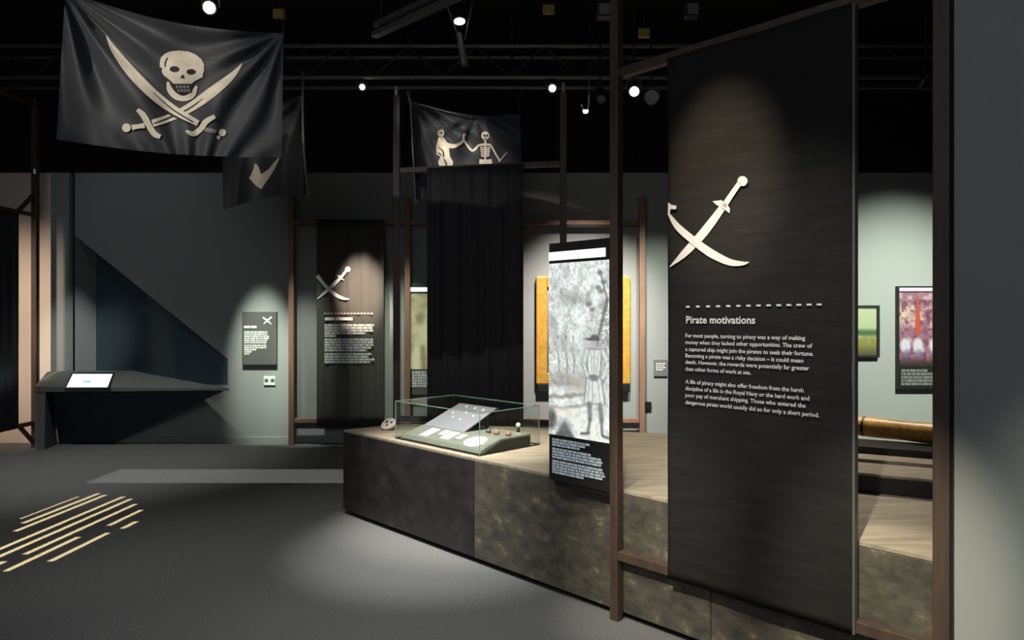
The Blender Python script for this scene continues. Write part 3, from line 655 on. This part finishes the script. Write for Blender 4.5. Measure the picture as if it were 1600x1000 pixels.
# statue lightbox
sl = base_thing('statue_lightbox', 675, 622, BW-.06, 'lightbox with a cream picture and white light bar, half behind the black drape', 'lightbox')
wall_plate('housing', 632, 716, 443, 617, BW-.06, .058, M['panel'], sl)
wall_plate('light_bar', 634, 714, 449, 455.5, BW-.063, .003, M['tube'], sl)
def statue(Ux, Vx):
    C = rgb(Ux, (.80, .78, .60)); n = fbm(Ux, Vx, 8, 12, 31, 4); C = mixc(C, (.62, .60, .40), np.clip((n-.45)*2.6, 0, .8))
    C = mixc(C, (.90, .89, .76), blob(Ux, Vx, .48, .22, .10, .07, .4)*.8); C = mixc(C, (.90, .89, .76), blob(Ux, Vx, .42, .5, .2, .2, .4)*.55)
    C = mixc(C, (.90, .88, .74), seg(Ux, Vx, .22, .75, .20, 1.0, .07, 1.4)*.8); C = mixc(C, (.50, .46, .28), seg(Ux, Vx, .33, .72, .36, .98, .05, 1.4)*.6)
    C = mixc(C, (.50, .48, .32), blob(Ux, Vx, .28, .33, .07, .08, .6)*.6)
    return C
picture('statue_print', planar(634, 714, 459, 577, BW-.0625), 70, 90, statue, M['paint_soft'], sl)
greek_px('caption_lettering', [(640, [666, 700, 668, 712, 712, 706], 580)], lambda px, py, o_: P(px, py, BW-.063-o_), M['textgrey'], sl, 9, 4.3, .8)
# right: small green painting and the red poster lightbox
sp = base_thing('small_painting', 1330, 559, BW-.05, 'small black-framed green and yellow landscape painting right of the big banner', 'painting')
frame4(1270, 1375, 477, 559, 4.5, BW-.05, .048, M['black'], sp, .004)
def meadow(Ux, Vx):
    C = rgb(Ux, (.72, .80, .60)); C = mixc(C, (.80, .83, .66), np.clip(1-Vx*2, 0, 1)); C = mixc(C, (.28, .42, .22), blob(Ux, Vx, .5, .53, 1.2, .07, .5)); n = fbm(Ux, Vx, 14, 10, 41)
    C = mixc(C, (.56, .55, .25), np.clip((Vx-.56)*9, 0, 1)); C = mixc(C, (.80, .74, .45), np.clip((n-.5)*4, 0, .8)*blob(Ux, Vx, .5, .66, .8, .07, .5)); C = mixc(C, (.25, .25, .12), np.clip((Vx-.78)*4, 0, .8))
    return C
picture('canvas', planar(1274, 1371, 481, 555, BW-.035), 50, 40, meadow, M['paint_soft'], sp)  # canvas glows softly by itself, its light put into the material
rp = base_thing('poster_lightbox', 1445, 608, BW-.06, 'red and white illustrated lightbox with a violet light bar at the far right wall', 'lightbox')
wall_plate('housing', 1403, 1487, 447, 608, BW-.06, .058, M['black'], rp)
wall_plate('light_bar', 1405.5, 1485, 449.5, 455, BW-.063, .003, M['tube_pink'], rp)
def redposter(Ux, Vx):
    C = rgb(Ux, (.62, .42, .50)); n = fbm(Ux, Vx, 10, 14, 51, 4); C = mixc(C, (.92, .80, .72), np.clip((n-.48)*4, 0, .8)); C = mixc(C, (.93, .85, .70), blob(Ux, Vx, .1, .3, .15, .13, .6)*.9)
    C = mixc(C, (.40, .16, .28), np.clip((fbm(Ux, Vx, 16, 20, 61)-.52)*6, 0, .7)*(Vx > .1)); wt = .025+.07*np.clip(Vx-.04, 0, 1)*(1+.5*n); C = mixc(C, (.80, .30, .18), np.clip((wt-np.abs(Ux-.36))*60, 0, 1)*(Vx > .03)*(Vx < .57)*(.65+.5*n))
    for x in (.12, .36, .68, .88): C = mixc(C, (.92, .92, .95), blob(Ux, Vx, x, .72, .10, .10, .25)*.9); C = mixc(C, (.45, .45, .6), blob(Ux, Vx, x+.02, .84, .07, .07, .3)*.6)
    C = mixc(C, (.16, .07, .06), np.clip((Vx-.86)*8, 0, .9)); return C
picture('poster_print', planar(1405.5, 1485, 457, 572, BW-.0625), 60, 90, redposter, M['paint_soft'], rp)
greek_px('caption_lettering', [(1408, [1450, 1475, 1478, 1470, 1476], 577)], lambda px, py, o_: P(px, py, BW-.063-o_), M['greyplate'], rp, 12, 5.2, 1.0)

# ------------------------------------------------------------------ console desk, left
cd = thing('faceted_console', (-4.6, 7.95, 0), 'faceted grey-green console desk tapering to a point, with a lit screen, at the left', 'desk')
f1 = P(54, 604, 7.79); tip = P(358, 607, 7.80); bl = P(74, 581, 8.16); bm_ = P(120, 579, 8.17); br = P(205, 579, 8.17)
f2 = P(54, 613, 7.79)
def lower(p, d): return p-ZZ*d
# top: main facet and left lit facet as one folded sheet
tp = MB(); low = [lower(f1, .062), lower(tip, .02), lower(br, .10), lower(bm_, .10), lower(bl, .10)]
tp.add([f1, tip, br, bm_, bl]+low, [(0, 1, 2, 3), (0, 3, 4), (5, 9, 8, 7, 6), (0, 5, 6, 1), (1, 6, 7, 2), (2, 7, 8, 3), (3, 8, 9, 4), (4, 9, 5, 0)])
tp.build('desk_top', M['console'], cd)
s0 = P(54, 613, 7.795); s1 = P(71, 613, 7.80); g0 = Vector((s0.x, 7.795, 0)); g1 = P(69, 703, 7.79); g1.z = 0
r1 = Vector((s0.x, 8.15, s0.z)); r0 = Vector((s0.x, 8.15, 0)); g2 = P(90, 692, 8.15); g2.z = 0
MB().add([s0, s1, g1, g0, r1, P(75, 616, 8.15), g2, r0], [(0, 3, 2, 1), (1, 2, 6, 5), (4, 5, 6, 7), (0, 4, 7, 3), (0, 1, 5, 4), (3, 7, 6, 2)]).build('side_panel', M['console'], cd)
u0 = lower(s1, .005)+Vector((.05, .06, 0)); u1 = P(350, 611, 7.86); gA = P(92, 692, 8.14); gB = P(170, 691, 8.14); gA.z = gB.z = 0.0; uu = P(94, 618, 8.15); uv = P(300, 600, 8.16)
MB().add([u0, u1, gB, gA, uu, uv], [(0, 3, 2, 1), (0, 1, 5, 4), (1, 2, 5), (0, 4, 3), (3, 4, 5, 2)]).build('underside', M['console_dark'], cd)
# screen lying in the sloping top
def on_top(px, py, lift=.004):
    nrm = (tip-f1).cross(br-f1).normalized(); nrm = nrm if nrm.z > 0 else -nrm
    d = P(px, py, 1)-Vector((0, 0, EYE)); d = Vector((d.x, d.y, d.z)); t = (f1-Vector((0, 0, EYE))).dot(nrm)/d.dot(nrm)
    return Vector((0, 0, EYE))+d*t+nrm*lift
sc = thing('touch_screen', on_top(138, 606), 'glowing pale blue touch screen set in the console top', 'screen')
for nm_, pts, m_, l0, l1 in (('bezel', [(100, 608), (112, 582.5), (179, 582.5), (172, 608)], M['black'], .0, .004), ('display', [(104, 605.5), (114, 585), (176, 585), (168, 605.5)], M['screen'], .0035, .006),
                      ('screen_graphic', [(129, 599), (131, 595), (143, 595), (142, 599)], M['screenline'], .006, .0065)):
    MB().loft([on_top(*p_, l0) for p_ in pts], [on_top(*p_, l1) for p_ in pts]).build(nm_, m_, sc)

# ------------------------------------------------------------------ flags
def flag_surface(corners, Y0, folds, sag=0, bsag=0):
    (x0, y0), (x1, y1), (x2, y2), (x3, y3) = corners     # TL TR BR BL
    def to_px(u, v):
        tx = x0+(x1-x0)*u; ty = y0+(y1-y0)*u+sag*math.sin(math.pi*u); bx = x3+(x2-x3)*u; by = y3+(y2-y3)*u+bsag*math.sin(math.pi*u)
        return tx+(bx-tx)*v, ty+(by-ty)*v
    def m_(px, py, off=0.0): return P(px, py, Y0+folds(px, py)-off)
    return to_px, m_
def flag(name, label, corners, Y0, folds, sag, bsag, nx, ny):
    to_px, m_ = flag_surface(corners, Y0, folds, sag, bsag)
    c_ = m_(*to_px(.5, 1)); root = thing(name, c_, label, 'flag')
    vs = [m_(*to_px(i/nx, j/ny)) for j in range(ny+1) for i in range(nx+1)]
    fs = [(j*(nx+1)+i, (j+1)*(nx+1)+i, (j+1)*(nx+1)+i+1, j*(nx+1)+i+1) for j in range(ny) for i in range(nx)]
    o = mesh_obj('cloth', vs, fs, M['flag'], root, True)
    return root, to_px, m_
def rad(px, py, cx_, cy_, n_, amp, reach, ph=0, a0=0):
    dx, dy = px-cx_, py-cy_; r = math.hypot(dx, dy)+1e-6; an = math.atan2(dy, dx)
    return amp*math.sin(an*n_+ph)*min(r/60, 1)*math.exp(-(r/reach)**2)
def folds1(px, py):
    return rad(px, py, 95, -20, 17, .050, 260, .4)+rad(px, py, 445, 50, 15, .028, 170, 1.0)+rad(px, py, 300, 330, 20, .022, 200)+.015*math.sin(px*.045+py*.01)
fl1, tpx1, m1_ = flag('pirate_flag', 'largest black flag with skull above two crossed cutlasses, hanging top left', ((102, -14), (443, 52), (440, 246), (88, 218)), 4.6, folds1, 16, 8, 110, 70)
mk = lambda nm, sh, m_, off, par, mf_, s, ox, oy, cut=7, st=0: print_mesh(nm, sh, mf_, m_, par, off, s, ox, oy, cut, st)
Z2 = (5.264, 150, 40)
mk('cutlass_print', [ribbon([(1205, 310, 4), (1110, 420, 55), (950, 550, 85), (780, 670, 75), (620, 752, 62), (465, 805, 60)])], M['bone'], .005, fl1, m1_, *Z2)
mk('cutlass_detail', [ribbon([(880, 600, 5), (760, 685, 12), (620, 750, 13), (475, 806, 9)])], M['ink'], .0065, fl1, m1_, *Z2)
mk('blade_outline', [ribbon([(440, 560, 96), (620, 690, 92), (780, 780, 66)])], M['ink'], .008, fl1, m1_, *Z2)  # black ink margin where the two blades cross
mk('cutlass_print', [ribbon([(85, 82, 5), (150, 200, 50), (280, 370, 82), (450, 545, 84), (620, 680, 72), (840, 805, 48)])], M['bone'], .0095, fl1, m1_, *Z2)
mk('cutlass_detail', [ribbon([(470, 548, 5), (620, 682, 11), (800, 795, 11)])], M['ink'], .011, fl1, m1_, *Z2)
mk('hilt_print', [ribbon([(740, 865, 20), (800, 890, 42), (860, 850, 46), (905, 790, 46), (978, 745, 34)]), ell(1040, 880, 30), ell(1008, 920, 16)], M['bone'], .011, fl1, m1_, *Z2, 7, .0004)
mk('hilt_print', [ribbon([(340, 690, 30), (390, 740, 50), (440, 830, 50), (480, 890, 48), (530, 915, 34)]), ribbon([(400, 822, 46), (350, 828, 36), (295, 838, 44)]), ell(250, 840, 36)], M['bone'], .011, fl1, m1_, *Z2, 7, .0004)
mk('grip_print', [ribbon([(895, 852, 36), (990, 872, 34)])], M['bone_dim'], .011, fl1, m1_, *Z2)
mk('skull_print', [[(525, 300), (535, 262), (565, 232), (610, 213), (680, 205), (760, 213), (820, 238), (865, 275), (888, 320), (888, 375), (878, 402), (880, 422), (850, 437), (815, 455), (780, 482), (700, 486), (640, 482), (608, 448), (560, 412), (540, 380), (545, 352), (524, 340)],
                   ribbon([(590, 462, 18), (606, 525, 46), (655, 580, 50), (720, 600, 44), (788, 572, 50), (828, 498, 22)])], M['bone'], .005, fl1, m1_, *Z2)
mk('skull_detail', [ell(645, 358, 40, 25), ell(782, 380, 38, 23), [(712, 398), (692, 428), (712, 436), (732, 430)], ribbon([(590, 262, 8), (570, 300, 12), (568, 340, 8)]), [(625, 478), (800, 478), (790, 548), (740, 570), (672, 556), (640, 520)]], M['ink'], .0065, fl1, m1_, *Z2)
mk('teeth_print', [[(655+30*k, 492), (678+30*k, 492), (676+30*k, 516), (657+30*k, 516)] for k in range(4)]+[[(668+28*k, 524), (690+28*k, 524), (688+28*k, 545), (670+28*k, 545)] for k in range(4)], M['bone_dim'], .008, fl1, m1_, *Z2)
# flag 3, behind the first
def folds3(px, py): return rad(px, py, 475, 150, 9, .05, 150, .2)+.03*math.sin(px*.11)+.02*math.sin(px*.05+py*.03)
fl3, tpx3, m3_ = flag('pirate_flag', 'black flag with a single pale heart-like mark, half behind the large skull flag', ((345, 168), (473, 148), (481, 303), (349, 328)), 6.0, folds3, 10, -6, 50, 50)
mk('heart_print', [[(290, 575), (312, 590), (328, 625), (340, 662), (400, 620), (440, 570), (475, 530), (480, 545), (440, 630), (395, 700), (340, 777), (300, 752), (245, 690), (262, 665), (278, 625)]], M['bone'], .006, fl3, m3_, 5, 340, 140)
MB().tube([P(474, 112, 6.02), P(473, 150, 6.02), P(474, 235, 6.02), P(479, 290, 6.02), P(482, 306, 6.02)], .011, 10).build('flag_pole', M['steel'], fl3, smooth=True)
# skeleton flag
def folds2(px, py): return rad(px, py, 640, 150, 20, .06, 130, .6)+rad(px, py, 745, 175, 11, .028, 90)+.012*math.sin(px*.13)+.01*math.sin(px*.06-py*.05)
fl2, tpx2, m2_ = flag('pirate_flag', 'black flag with two pale skeletons joining hands, above the plain black drape', ((643, 161), (812, 179), (817, 300), (650, 312)), 6.85, folds2, 9, 0, 80, 60)
Z3 = (5.555, 630, 140)
mk('skeleton_print', [ell(327, 378, 28, 38), [(308, 415), (352, 415), (378, 452), (400, 520), (405, 580), (432, 625), (430, 690), (322, 690), (304, 632), (322, 582), (288, 560), (286, 500), (300, 440)],
    ribbon([(365, 478, 46), (440, 490, 34), (515, 452, 20), (528, 386, 22)]), ell(533, 388, 15, 12)], M['bone'], .006, fl2, m2_, *Z3, 8, .0006)
mk('skeleton_detail', [ribbon([(305, 500, 6), (345, 535, 12), (350, 585, 10)]), ribbon([(300, 545, 8), (330, 570, 12)]), ribbon([(352, 600, 8), (372, 640, 12), (372, 685, 6)]), ell(318, 372, 6), ell(336, 374, 6), ribbon([(335, 460, 5), (352, 500, 7)])], M['ink'], .010, fl2, m2_, *Z3)
mk('skeleton_print', [ell(712, 400, 34, 38), ribbon([(712, 430, 16), (712, 640, 16)]), ribbon([(655, 482, 18), (712, 476, 22), (766, 482, 18)]), ribbon([(655, 482, 18), (602, 530, 20), (552, 478, 16), (530, 440, 14)]),
    ribbon([(766, 490, 16), (800, 555, 14), (840, 622, 14)]), ribbon([(830, 628, 10), (900, 545, 7)])]+[ribbon([(668+2*k, 500+18*k, 12), (712, 508+18*k, 12), (757-2*k, 500+18*k, 12)]) for k in range(5)]+
    [[(662, 602), (700, 608), (725, 608), (765, 602), (775, 640), (772, 690), (748, 690), (735, 645), (700, 645), (690, 690), (664, 690), (660, 640)]], M['bone'], .006, fl2, m2_, *Z3, 8, .0005)
mk('skeleton_detail', [ell(700, 396, 9), ell(724, 396, 9), ell(712, 412, 4), ribbon([(698, 425, 4), (726, 425, 4)])], M['ink'], .0155, fl2, m2_, *Z3)
MB().tube([P(638, 142, 6.87), P(641.5, 160, 6.87), P(645, 230, 6.87), P(650, 316, 6.87)], .013, 10).build('flag_pole', M['alu'], fl2, smooth=True)
MB().tube([P(642, 160, 6.83), P(660, 164, 6.83), P(700, 175, 6.84), P(740, 182, 6.84)], .008, 8).build('cord', M['alu'], fl2, smooth=True)

# ------------------------------------------------------------------ overhead rig
YT = 7.3
tr = thing('lighting_truss', (0, YT, P(0, 121, YT).z), 'long dark lattice truss spanning the ceiling across the gallery', 'truss')
zA = P(0, 121, YT).z; zB = P(0, 72, YT).z
for nm_, y_, z_ in (('lower_chord', YT, zA), ('lower_chord', YT+.32, zA), ('upper_chord', YT, zB), ('upper_chord', YT+.32, zB)):
    MB().tube([(-6.6, y_, z_), (6.4, y_, z_)], .022, 8).build(nm_, M['steel'], tr, smooth=True)
x = -6.5; k = 0
while x < 6.2:
    MB().tube([(x, YT, zA if k % 2 == 0 else zB), (x+.36, YT, zB if k % 2 == 0 else zA)], .011, 6).build('lattice_bar', M['lampblack'], tr); x += .36; k += 1
for x in (-5, 0, 5): MB().tube([(x, YT+.16, zB), (x, YT+.16, 5.2)], .012, 6).build('hanger', M['black'], tr); MB().bar((x, YT, zB), (x, YT+.32, zB), .03, .03).build('cross_tie', M['black'], tr)
gd = P(585, 55, 6.8); gz = gd.z; g2_ = P(700, 2, (gz-EYE)*F/(HY-2)); dd = (g2_-gd); dd.z = 0
gr = thing('ceiling_girder', (gd+g2_)/2, 'grey sloping girder near the top centre of the ceiling', 'girder')
MB().bar(gd, gd+dd*1.6, .05, .07, ZZ).build('flange', M['steel'], gr); MB().bar(gd+ZZ*.10, gd+dd*1.6+ZZ*.10, .05, .03, ZZ).build('flange', M['steel'], gr)
for k in range(4): MB().tube([gd+dd*(.1+.4*k), gd+dd*(.1+.4*k)+ZZ*(5.2-gz)], .010, 6).build('hanger', M['black'], gr)

def fixture(loc, target, label, group=None, r=.055, ln=.17, lens='lens', stem=None, name='spotlight', body='lampblack', lr=None):
    loc = Vector(loc); d = (Vector(target)-loc).normalized(); t = thing(name, loc, label, 'spotlight', group)
    MB().tube([loc-d*ln, loc-d*ln*.8, loc-d*ln*.3, loc-d*.008, loc], [r*.55, r*.85, r, r, r*1.04], 16).build('body', M[body], t)
    lr = lr or r*.62
    MB().tube([loc+d*.001, loc+d*.006], lr, 16).build('lens', M[lens], t)
    s_ = d.cross(ZZ).normalized() if abs(d.z) < .98 else Vector((1, 0, 0)); mid = loc-d*ln*.5
    for sg in (-1, 1): MB().bar(mid+s_*sg*(r+.008), mid+s_*sg*(r+.008)+ZZ*.11, .02, .006, s_).build('yoke_arm', M['lampblack'], t)
    MB().bar(mid-s_*(r+.01)+ZZ*.11, mid+s_*(r+.01)+ZZ*.11, .02, .006, ZZ).build('yoke_bridge', M['lampblack'], t)
    zt__ = stem if stem else 5.2
    MB().tube([mid+ZZ*.112, Vector((mid.x, mid.y, zt__))], .009, 6).build('stem', M['lampblack'], t)
    return t
def spot(loc, target, energy, color, deg, blend=.5, rad_=.03, name='lamp'):
    d = bpy.data.lights.new(name, 'SPOT'); d.energy = energy; d.color = color; d.spot_size = math.radians(deg); d.spot_blend = blend; d.shadow_soft_size = rad_
    o = bpy.data.objects.new(name, d); COL.objects.link(o); o.location = loc
    o.rotation_euler = (Vector(target)-Vector(loc)).to_track_quat('-Z', 'Y').to_euler(); return o
GS = None
fixture(P(327, 12, 5.6), (-1, 0, 1.2), 'brightest warm lit spotlight at top left above the skull flag', lr=.045)
fixture(P(566, 136, 7.3), (0, 0, 1.2), 'small lit spotlight below the truss, left of the skeleton flag', r=.045, lr=.026, stem=zA-.01)
fixture(P(863, 138, 7.3), (.2, 0, 1.3), 'lit spotlight below the truss, just left of the middle frame post', lr=.034, stem=zA-.01)
fixture(P(991, 143, 6.6), (.4, 0, 1.3), 'lit spotlight right of the near timber post, nearest the big banner', lr=.042)
fixture(P(718, 33, 6.2), (-.2, 5.4, 0), 'lit work lamp at the top centre beside the girder', lens='lens_dim', lr=.05, r=.06)
fixture(P(1018, 152, 7.0), (.5, 2, 2.6), 'grey unlit can lamp hanging right of the bright spotlight', lens='steel', body='steel', r=.07, lr=.055)
fixture(P(940, 155, 7.2), (1.5, 4, 2.6), 'small grey unlit lamp left of the near post top', lens='steel', body='steel', r=.04, ln=.1)
fixture(P(1438, 136, 7.2), (3.2, 8.2, 1.8), 'small dark lamp under the truss at the right gap', lens='steel', r=.045)
t = thing('hook_lamp', P(915, 170, 7.0), 'silver hook-shaped lamp bracket hanging between two lit spotlights', 'lamp')
MB().tube([P(921, 148, 7), P(921, 160, 7), P(919, 170, 7), P(915, 174, 7), P(911, 170, 7), P(909, 163, 7)], .010, 8).build('hook', M['alu'], t, smooth=True)
MB().tube([P(915, 171, 7.0)-ZZ*.01, P(915, 171, 7.0)-ZZ*.035], [.03, .022], 12).build('lens', M['lens_dim'], t)
MB().tube([P(921, 148, 7), Vector((P(921, 148, 7).x, 7, 5.2))], .006, 6).build('stem', M['lampblack'], t)
dp0 = P(717, 52, 6.36); dp1 = P(726, 102, 6.36)
t = thing('hanging_pipe', dp1, 'short grey pipe hanging below the work lamp at top centre', 'pipe')
MB().tube([dp0, dp1], .03, 12).build('pipe', M['steel'], t); MB().tube([dp0, Vector((dp0.x, dp0.y+.05, 5.2))], .01, 6).build('hanger', M['black'], t)
for dx in (-22, 22): MB().tube([P(717+dx, 0, 6.1), P(722+dx*.2, 62, 6.1)], .006, 6).build('wire', M['steel'], t)
for px_, py_, Y, lb in ((857, 15, 6.0, 'yellow tag on the dark ceiling left of the near post top'), (1006, 52, 6.2, 'small yellow tag right of the near post'), (436, 22, 6.0, 'yellow tag right of the warm spotlight at top left')):
    p_ = P(px_, py_, Y); tg = thing('ceiling_tag', p_, lb, 'tag'); MB().box((p_.x-.05, Y-.01, p_.z-.04), (p_.x+.05, Y+.01, p_.z+.04)).build('card', M['yellow'], tg); MB().tube([(p_.x, Y, p_.z+.04), (p_.x, Y, 5.2)], .005, 6).build('wire', M['black'], tg)
for px_, lb in ((943, 'left of two grey junction boxes at the top of the ceiling'), (1080, 'right of two grey junction boxes at the top of the ceiling')):
    p_ = P(px_, 18, 6.0); tg = thing('junction_box', p_, lb, 'box'); MB().box((p_.x-.06, 5.95, p_.z-.06), (p_.x+.06, 6.05, p_.z+.06)).build('case', M['lampblack'], tg, .006); MB().box((p_.x-.045, 5.94, p_.z-.045), (p_.x+.045, 5.949, p_.z+.045)).build('cover', M['steel'], tg)
    MB().tube([(p_.x, 6, p_.z+.06), (p_.x, 6, 5.2)], .008, 6).build('stem', M['black'], tg)

# ------------------------------------------------------------------ working lamps (unseen spots set without fixtures)
GW = (0.89, 1.0, 0.85); WM = (1.0, 0.84, 0.66); NW = (1.0, 0.95, 0.88); CW = (.9, .96, 1)
def wash(px, py, dist, z, e, col, deg, blend=.9, dx=0, r=.05):
    tg_ = P(px, py, BW); spot((tg_.x+dx, BW-dist, z), tg_, e, col, deg, blend, r)
wash(412, 560, 1.3, 3.75, 1500, GW, 19, 1.0)          # info panel
wash(478, 590, 1.3, 3.75, 640, GW, 20, 1.0)          # between frame post and banner
spot((P(560, 0, 8).x, 6.2, 3.9), P(565, 455, 8.02), 3000, WM, 14, 1.0)         # second banner
wash(625, 590, 1.3, 3.75, 600, GW, 26, 1.0)
wash(912, 560, 2.2, 3.9, 1750, NW, 46, 1.0)         # gilded painting
wash(1020, 580, 2.0, 3.9, 700, GW, 44, 1.0)
wash(1400, 560, 3.6, 4.7, 3300, GW, 42, 1.0)        # right gap
spot((-5.75, 7.1, 3.2), (-5.95, 7.95, 0), 110, (1, .88, .75), 34, .9)
spot((-5.92, 5.5, 2.3), (-5.80, 8.22, 1.3), 300, (1, .82, .66), 60, 1.0, .1)           # cream wall
spot((-1.5, 4.5, 4.4), (-5.12, 8.25, 1.2), 1300, (.92, 1, .97), 12, 1.0)       # recess jamb and console
wash(240, 380, 2.4, 4.2, 22, (.88, .92, 1), 70, 1.0)
spot((-4.2, 2.0, 4.6), P(250, 120, 4.6), 420, (1, .95, .86), 27, 1.0)    # skull flag
spot((-.9, 3.6, 4.6), P(415, 250, 6), 110, (1, .97, .92), 16, 1.0)
spot((-2.2, 4.4, 4.7), P(720, 235, 6.85), 620, NW, 15, 1.0)               # skeleton flag
tb_ = PK(1125, 285, KB); spot((-.3, 1.6, 4.3), tb_, 820, (1, .80, .58), 14, 1.0)    # big banner
spot((.0, .6, 4.0), PK(1160, 550, KB), 640, (1, .96, .9), 24, 1.0)
spot((-.2, 3.2, 4.6), (-.35, 4.75, .66), 1500, (1, .94, .82), 24, .9)       # glass case
spot((-1.0, 2.6, 4.7), (-.48, 4.55, 0), 1500, (1, 1, .95), 25, 1.0)
spot((-1.4, 2.2, 4.8), (-.6, 3.9, 0), 400, (1, 1, .97), 58, 1.0)               # floor pool
spot((0.2, 2.1, 4.7), (-.1, 3.4, 0), 200, (1, 1, .98), 34, 1.0)
spot((1.2, 5.4, 4.6), (1.2, 4.6, .64), 560, (1, .93, .78), 36, .7)       # deck near the post
spot((2.3, 5.2, 4.6), (2.1, 3.7, .64), 520, (1, .92, .78), 40, .8)       # tiers
spot((-.2, .3, 3.9), (1.40, 2.60, .35), 1500, (1, .93, .74), 14, .9)          # plinth face at right
spot((-.9, .8, 3.9), (.68, 3.31, .28), 1100, (1, .93, .74), 15, 1.0)
spot((1.2, .2, 3.2), (2.06, 1.89, .5), 420, GW, 33, 1.0)                  # right partition
spot((-4.2, 5.6, 4.7), (-4.2, 6.9, 0), 520, (1, 1, .97), 50, 1.0)
spot((-3.4, 2.0, 4.7), (-3.3, 4.3, 0), 190, (1, 1, .95), 34, 1.0)

# gobo projectors: a slotted metal plate in front of the lamp throws the light bars on the carpet
def gobo(name, lamp, apertures, dirv, energy, color, label, zp, ext):
    """apertures: (c0,c1,s0,s1) in floor coordinates rotated to dirv; ext = (cmin,cmax,smin,smax)"""
    lamp = Vector(lamp); d = Vector((dirv[0], dirv[1], 0)).normalized(); nrm = Vector((d.y, -d.x, 0))
    t = thing(name, lamp, label, 'projector')
    cs = sorted({ext[0], ext[1]}|{a_ for ap in apertures for a_ in ap[:2]}); mbp = MB()
    def dn(c_, s_):
        f = nrm*c_+d*s_; k = (lamp.z-zp)/lamp.z; return lamp+(f-lamp)*k
    for ca, cb_ in zip(cs[:-1], cs[1:]):
        if cb_-ca < 1e-5: continue
        mid = (ca+cb_)/2; op = sorted([(a_[2], a_[3]) for a_ in apertures if a_[0] <= mid <= a_[1]]); s_ = ext[2]
        segs = []
        for o0, o1 in op:
            if o0 > s_: segs.append((s_, o0))
            s_ = max(s_, o1)
        if s_ < ext[3]: segs.append((s_, ext[3]))
        for sa, sb in segs: mbp.add([dn(ca, sa), dn(cb_, sa), dn(cb_, sb), dn(ca, sb)], [(0, 1, 2, 3)])
    mbp.build('slotted_plate', M['lampblack'], t)
    cen = dn((ext[0]+ext[1])/2, (ext[2]+ext[3])/2); ax_ = (cen-lamp).normalized()
    cs4 = [dn(ext[0], ext[2]), dn(ext[1], ext[2]), dn(ext[1], ext[3]), dn(ext[0], ext[3])]; bk = [lamp-ax_*.05+(p_-cen)*.6 for p_ in cs4]; fw = [p_+(p_-lamp)*.06 for p_ in cs4]
    hs = MB(); hs.add(bk+fw, [(i, (i+1) % 4, (i+1) % 4+4, i+4) for i in range(4)]+[(3, 2, 1, 0)]); hs.build('housing', M['lampblack'], t)
    MB().tube([lamp-ax_*.12, lamp-ax_*.051], .045, 16).build('back_cap', M['lampblack'], t)
    MB().tube([lamp-ax_*.12, Vector((lamp.x, lamp.y, 5.2))], .012, 6).build('stem', M['lampblack'], t)
    fc = nrm*(ext[0]+ext[1])/2+d*(ext[2]+ext[3])/2
    lo = spot(lamp, fc, energy, color, 80, .1, .0003, 'projector_lamp'); return t
st = [((215, 505), (490, 345), 10), ((205, 535), (665, 322), 20), ((115, 592), (742, 333), 20), ((-60, 738), (885, 345), 24), ((-60, 780), (955, 362), 24), ((140, 755), (992, 398), 24), ((755, 550), (1022, 440), 22), ((-40, 835), (40, 805), 20),
      ((20, 875), (575, 632), 22), ((335, 805), (785, 603), 20), ((865, 572), (972, 522), 18)]
Fz = lambda p: floor_pt(p[0]/4.546, 700+p[1]/4.546)
dsum = Vector((0, 0, 0))
for a_, b_, w_ in st: dsum += (Fz(b_)-Fz(a_))
dv = (dsum.x, dsum.y); dN = Vector((dsum.x, dsum.y, 0)).normalized(); nN = Vector((dN.y, -dN.x, 0)); ap = []
for a_, b_, w_ in st:
    fa = Fz(a_); fb = Fz(b_); c_ = (fa.dot(nN)+fb.dot(nN))/2; hw = .018 if w_ > 15 else .009
    ap.append((c_-hw, c_+hw, fa.dot(dN), fb.dot(dN)))
cmin = min(a_[0] for a_ in ap); cmax = max(a_[1] for a_ in ap); smin = min(a_[2] for a_ in ap); smax = max(a_[3] for a_ in ap)
gobo('gobo_projector', (-3.9, 4.2, 4.3), ap, dv, 5200, (1, .80, .42), 'black slotted pattern projector hanging over the left floor', 4.12, (cmin-.9, cmax+.9, smin-.9, smax+.9))
fa = floor_pt(135, 755); fb = floor_pt(175, 734)
gobo('framing_projector', (-2.4, 5.3, 4.4), [(6.24, 6.80, 1.45, 3.86)], (-1, 0), 560, (1, 1, .97), 'black framing projector hanging over the back of the floor', 4.22, (5.3, 7.8, .6, 4.9))

# hanging lines of the flags
def line_up(p, par, nm='hanging_line'): MB().tube([p, Vector((p.x, p.y, 5.2))], .003, 5).build(nm, M['black'], par)
line_up(m1_(102, -14), fl1); line_up(m1_(443, 52), fl1)
line_up(m3_(345, 168), fl3); line_up(P(474, 112, 6.02), fl3)
line_up(P(638, 142, 6.87), fl2); line_up(m2_(812, 179), fl2)
for o in bpy.data.objects:                   # lettering too small to pick apart singly
    n_ = o.name.split('.')[0]
    if n_ in ('body_lettering', 'caption_lettering', 'lettering', 'dashed_rule', 'skeleton_detail', 'skull_detail', 'teeth_print', 'heading_lettering', 'cutlass_detail'): o['kind'] = 'stuff'
